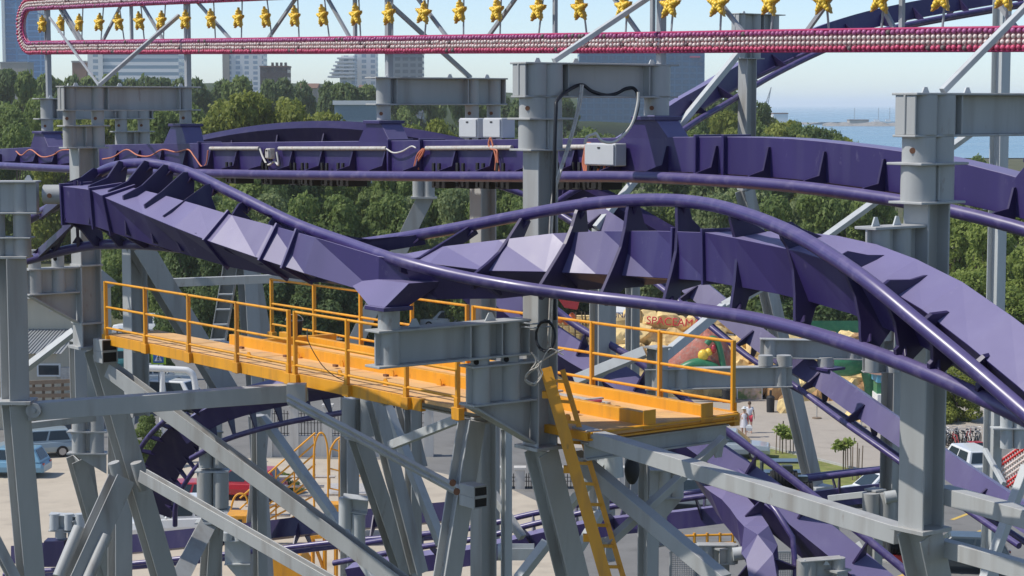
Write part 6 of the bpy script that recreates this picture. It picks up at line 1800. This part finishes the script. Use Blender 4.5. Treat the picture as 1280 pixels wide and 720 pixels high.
def person(label, px, py, rz, h, top, bottom, hair, dress=False, bag=False, stride=.16):
    c = PZ(px, py, .012); T = thing('person', label, 'person', (0, 0, 0)); k = h / 1.75
    S = stride
    J = [(0, 0, .95), (0, 0, 1.12), (0, .01, 1.32), (0, 0, 1.46), (0, .01, 1.53), (0, .02, 1.66),
         (-.10, 0, .90), (-.11, S * .5, .50), (-.11, S * .7, .09), (-.11, S * .7 + .13, .03),
         (.10, 0, .90), (.11, -S * .3, .50), (.11, -S - .08, .10), (.11, -S + .05, .03),
         (-.19, 0, 1.42), (-.25, -.06, 1.16), (-.27, .04, .92), (-.275, .07, .85),
         (.19, 0, 1.42), (.25, .04, 1.16), (.27, .12, .92), (.275, .15, .85)]
    E = [(0, 1), (1, 2), (2, 3), (3, 4), (4, 5), (0, 6), (6, 7), (7, 8), (8, 9), (0, 10), (10, 11), (11, 12), (12, 13), (2, 14), (14, 15), (15, 16), (16, 17), (2, 18), (18, 19), (19, 20), (20, 21)]
    rad = [.14, .125, .14, .06, .055, .095, .09, .058, .042, .04, .09, .058, .042, .04, .055, .042, .03, .03, .055, .042, .03, .03]
    for s, w in ((-1, 17), (1, 21)):
        b = J[w]
        for f in range(5):
            i0 = len(J); ox = (f - 1.5) * .02 if f < 4 else -.03 * s
            J.append((b[0] + (.0), b[1] + ox, b[2] - .045 if f < 4 else b[2] - .015)); J.append((b[0] - .012 * s, b[1] + ox * 1.1, b[2] - .085 + .008 * abs(f - 1) if f < 4 else b[2] - .045))
            E += [(w, i0), (i0, i0 + 1)]; rad += [.0095, .008]
    V = [(x * k, y * k, z * k) for x, y, z in J]
    skin_obj('body', V, E, [r * k for r in rad], 'skin', T, 1)
    m = MB(); m.ball((0, .02 * k, 1.70 * k), .105 * k, 12, 8, (.95, 1.05, 1.12)); m.build('hair', M[hair], T)
    m = MB()
    m.ball((0, .118 * k, 1.645 * k), .016 * k, 6, 4); m.build('nose', M['skin'], T)
    m = MB()
    for s in (-1, 1): m.ball((s * .034 * k, .108 * k, 1.672 * k), .011 * k, 6, 4)
    m.build('eyes', M['black'], T)
    if not dress:
        skin_obj('shirt', [V[0], V[1], V[2], (V[3][0], V[3][1], V[3][2] - .04), V[14], tuple((a + b) / 2 for a, b in zip(V[14], V[15])), V[18], tuple((a + b) / 2 for a, b in zip(V[18], V[19]))], [(0, 1), (1, 2), (2, 3), (2, 4), (4, 5), (2, 6), (6, 7)], [.16 * k, .15 * k, .16 * k, .075 * k, .075 * k, .065 * k, .075 * k, .065 * k], top, T, 1)
        skin_obj('shorts', [(0, 0, .93 * k), V[6], tuple(a * .75 + b * .25 for a, b in zip(V[7], V[6])), V[10], tuple(a * .75 + b * .25 for a, b in zip(V[11], V[10]))], [(0, 1), (1, 2), (0, 3), (3, 4)], [.15 * k, .11 * k, .09 * k, .11 * k, .09 * k], bottom, T, 1)
    else:
        m = MB(); rings = []
        for z, a, b in ((1.44, .12, .09), (1.34, .18, .13), (1.12, .15, .12), (.95, .2, .16), (.6, .25, .22)):
            rings.append([V3((a * math.cos(t) * k, b * math.sin(t) * k, z * k)) for t in [6.2832 * i / 16 for i in range(16)]])
        m.loft(list(reversed(rings)), True); m.build('dress', M[top], T)
        m = MB(); m.cyl((0, .02 * k, 1.74 * k), (0, .02 * k, 1.755 * k), .19 * k, 16); m.cyl((0, .02 * k, 1.755 * k), (0, .02 * k, 1.86 * k), .11 * k, 14, .085 * k); m.build('hat', M['white'], T)
    T.location = c; T.rotation_euler = (0, 0, rz)
    if bag:
        q = c + Matrix.Rotation(rz, 3, 'Z') @ V3((V[17][0] - .02, V[17][1], V[17][2] - .25))
        B = thing('carrier_bag', 'white carrier bag held by the walking woman', 'bag', q); m = MB()
        m.loft([[q + V3((a * s, b * s * .5, z)) for a, b in ((-1, -1), (1, -1), (1, 1), (-1, 1))] for s, z in ((.15, -.16), (.19, 0), (.13, .14), (.03, .2))]); m.build('bag_body', M['white'], B)
        m = MB(); m.tube([q + V3((-.05, 0, .18)), q + V3((0, 0, .26)), q + V3((.05, 0, .18))], .012, 6); m.build('handle', M['white'], B)
    return T
person('woman in a pale dress and white hat walking on the plaza with a white bag', 930, 546.5, rd(170), 1.66, 'dress', None, 'blondehair', True, True)
person('man in a white shirt and red shorts walking ahead across the plaza', 936.5, 541, rd(175), 1.78, 'shirt_white', 'shorts_red', 'hair')

# bicycles
BK = None
def bicycle():
    T = T0('bicycle', 'bicycle', 'bicycle', 'row of bicycles under the drooping tree')
    for x in (-.52, .52):
        m = MB(); m.tube([(x + .33 * math.cos(a), 0, .34 + .33 * math.sin(a)) for a in [6.2832 * i / 20 for i in range(21)]], .022, 6, False)
        for i in range(6):
            a = math.pi * i / 6; m.tube([(x + .32 * math.cos(a), 0, .34 + .32 * math.sin(a)), (x - .32 * math.cos(a), 0, .34 - .32 * math.sin(a))], .005, 4)
        m.build('wheel', M['tyre'], T)
    m = MB()
    for a, b in (((-.52, .34), (-.08, .32)), ((-.08, .32), (-.2, .86)), ((-.52, .34), (-.17, .74)), ((-.17, .74), (.36, .78)), ((-.08, .32), (.38, .7)), ((.52, .34), (.34, .92))): m.tube([(a[0], 0, a[1]), (b[0], 0, b[1])], .022, 6)
    m.build('frame', M['carred'], T)
    m = MB(); m.tube(cr([(.28, -.28, .98), (.36, -.1, .98), (.33, 0, .93), (.36, .1, .98), (.28, .28, .98)], 3), .016, 6); m.build('handlebar', M['rim'], T)
    m = MB(); m.box((-.22, 0, .9), (.13, 0, 0), (0, .06, 0), (0, 0, .03)); m.build('saddle', M['black'], T)
    return T
BK = bicycle(); cols = ['carred', 'rim', 'cardark', 'carwhite', 'cardark', 'carred', 'silver', 'cardark', 'carwhite']
for i in range(14):
    x = 1176 + i * 3.6; p = PZ(x, 556 + (i % 3) * 2.5, .01)
    lab = 'bicycle parked in the crowded row under the drooping olive-green tree'
    if i == 0: t = BK; t.location = p; t['label'] = lab; t.rotation_euler = (rd(8), 0, rd(70))
    else:
        t = copy_thing(BK, p, lab); t.rotation_euler = (rd(R.uniform(-10, 12)), 0, rd(R.uniform(55, 100)))
        for ch in t.children:
            if ch.name.startswith('frame'):
                ch.data = ch.data.copy(); ch.data.materials[0] = M[cols[i % len(cols)]]
for x in (1268, 1276):
    t = copy_thing(BK, PZ(x, 556, .01), 'bicycle parked at the far right edge beyond the grey bracket'); t.rotation_euler = (rd(5), 0, rd(80)); t['group'] = 'bicycles at the far right edge'

# red and white bulb band at the right edge
LB = thing('light_bulb_sign', 'red and white bulb band slanting at the right edge, low beside the violet track', 'sign', P(1262, 584, 58))
q0, q1 = P(1236, 606, 57), P(1300, 562, 55); d = (q1 - q0).normalized(); up = V3((0, -.25, 1)); up = (up - d * up.dot(d)).normalized(); n = d.cross(up)
if n.y > 0: n = -n
m = MB(); m.box((q0 + q1) / 2, d * (q1 - q0).length / 2, up * .42, n * .03); m.build('panel', M['white'], LB)
L_ = (q1 - q0).length; kk = int(L_ / .115)
for r, mt, nm in ((-.36, 'bulb_red2', 0), (-.25, 'bulb_red2', 0), (.25, 'bulb_red2', 0), (.36, 'bulb_red2', 0), (-.12, 'bulb_white', 1), (0, 'bulb_white', 1), (.12, 'bulb_white', 1)):
    if 'bulb_red2' not in M: M['bulb_red2'] = mk('scarlet bulb', (.6, .03, .03), .35)
    m = MB()
    for i in range(kk): m.ball(q0 + d * (i + .5) * L_ / kk + up * r + n * .04, .048, 6, 4)
    o = m.build('bulbs', M[mt], LB); o['kind'] = 'stuff'

# drive motors by the lower tracks
def motor(label, px, py, Y, s=1.0):
    c = P(px, py, Y); T = thing('drive_motor', label, 'motor', c, 'drive motors beside the lower tracks')
    m = MB(); m.cyl(c - V3((.35 * s, 0, 0)), c + V3((.3 * s, 0, 0)), .24 * s, 18)
    for i in range(7): m.cyl(c + V3((-.3 * s + i * .08 * s, 0, 0)), c + V3((-.28 * s + i * .08 * s, 0, 0)), .27 * s, 18)
    m.build('housing', M['black'], T)
    m = MB(); m.box(c + V3((0, -.05, -.3 * s)), (.32 * s, 0, 0), (0, .2 * s, 0), (0, 0, .1 * s)); m.build('base', M['carred'], T)
    m = MB(); m.box(c + V3((.05, 0, .3 * s)), (.13 * s, 0, 0), (0, .12 * s, 0), (0, 0, .07 * s)); m.build('terminal_box', M['cardark'], T)
motor('black motor on a red base behind the diving track, left one of the pair', 981, 600, 49)
motor('black motor on a red base behind the diving track, right one of the pair', 1000, 613, 49)
motor('black motor with red base under the descending track near the bottom right', 1128, 682, 46, .9)
# control cabinets on a rack at the far side of the lawn
c = P(982, 590, 62); T = thing('cable_rack', 'dark equipment rack behind the grey leg foot by the lawn', 'rack', c)
m = MB()
for z in (0, .35, .7): m.box(c + ZZ * (z - .35), (.8, 0, 0), (0, .3, 0), (0, 0, .03))
m.build('shelf', M['cardark'], T)
m = MB()
for sx in (-.75, .75): m.beam(V3((c.x + sx, c.y, 0)), c + V3((sx, 0, .4)), .08, .08, 'box')
m.build('post', M['cardark'], T)


# ================================================================== the hazy summer air
def haze_box():
    m = MB(); m.abox(-14000, 14000, -120, 52000, -1, 78)
    o = m.build('haze', None)
    o.data.materials.clear()
    mt = D.materials.new('summer haze'); mt.use_nodes = True; nt = mt.node_tree; nt.nodes.clear()
    out = nt.nodes.new('ShaderNodeOutputMaterial'); pv = nt.nodes.new('ShaderNodeVolumePrincipled')
    pv.inputs['Color'].default_value = (.98, .99, 1, 1); pv.inputs['Density'].default_value = HAZE; pv.inputs['Anisotropy'].default_value = 0
    nt.links.new(pv.outputs[0], out.inputs['Volume']); o.data.materials.append(mt)
    o['kind'] = 'stuff'
HAZE = .00012
haze_box()
SC.cycles.volume_bounces = 2
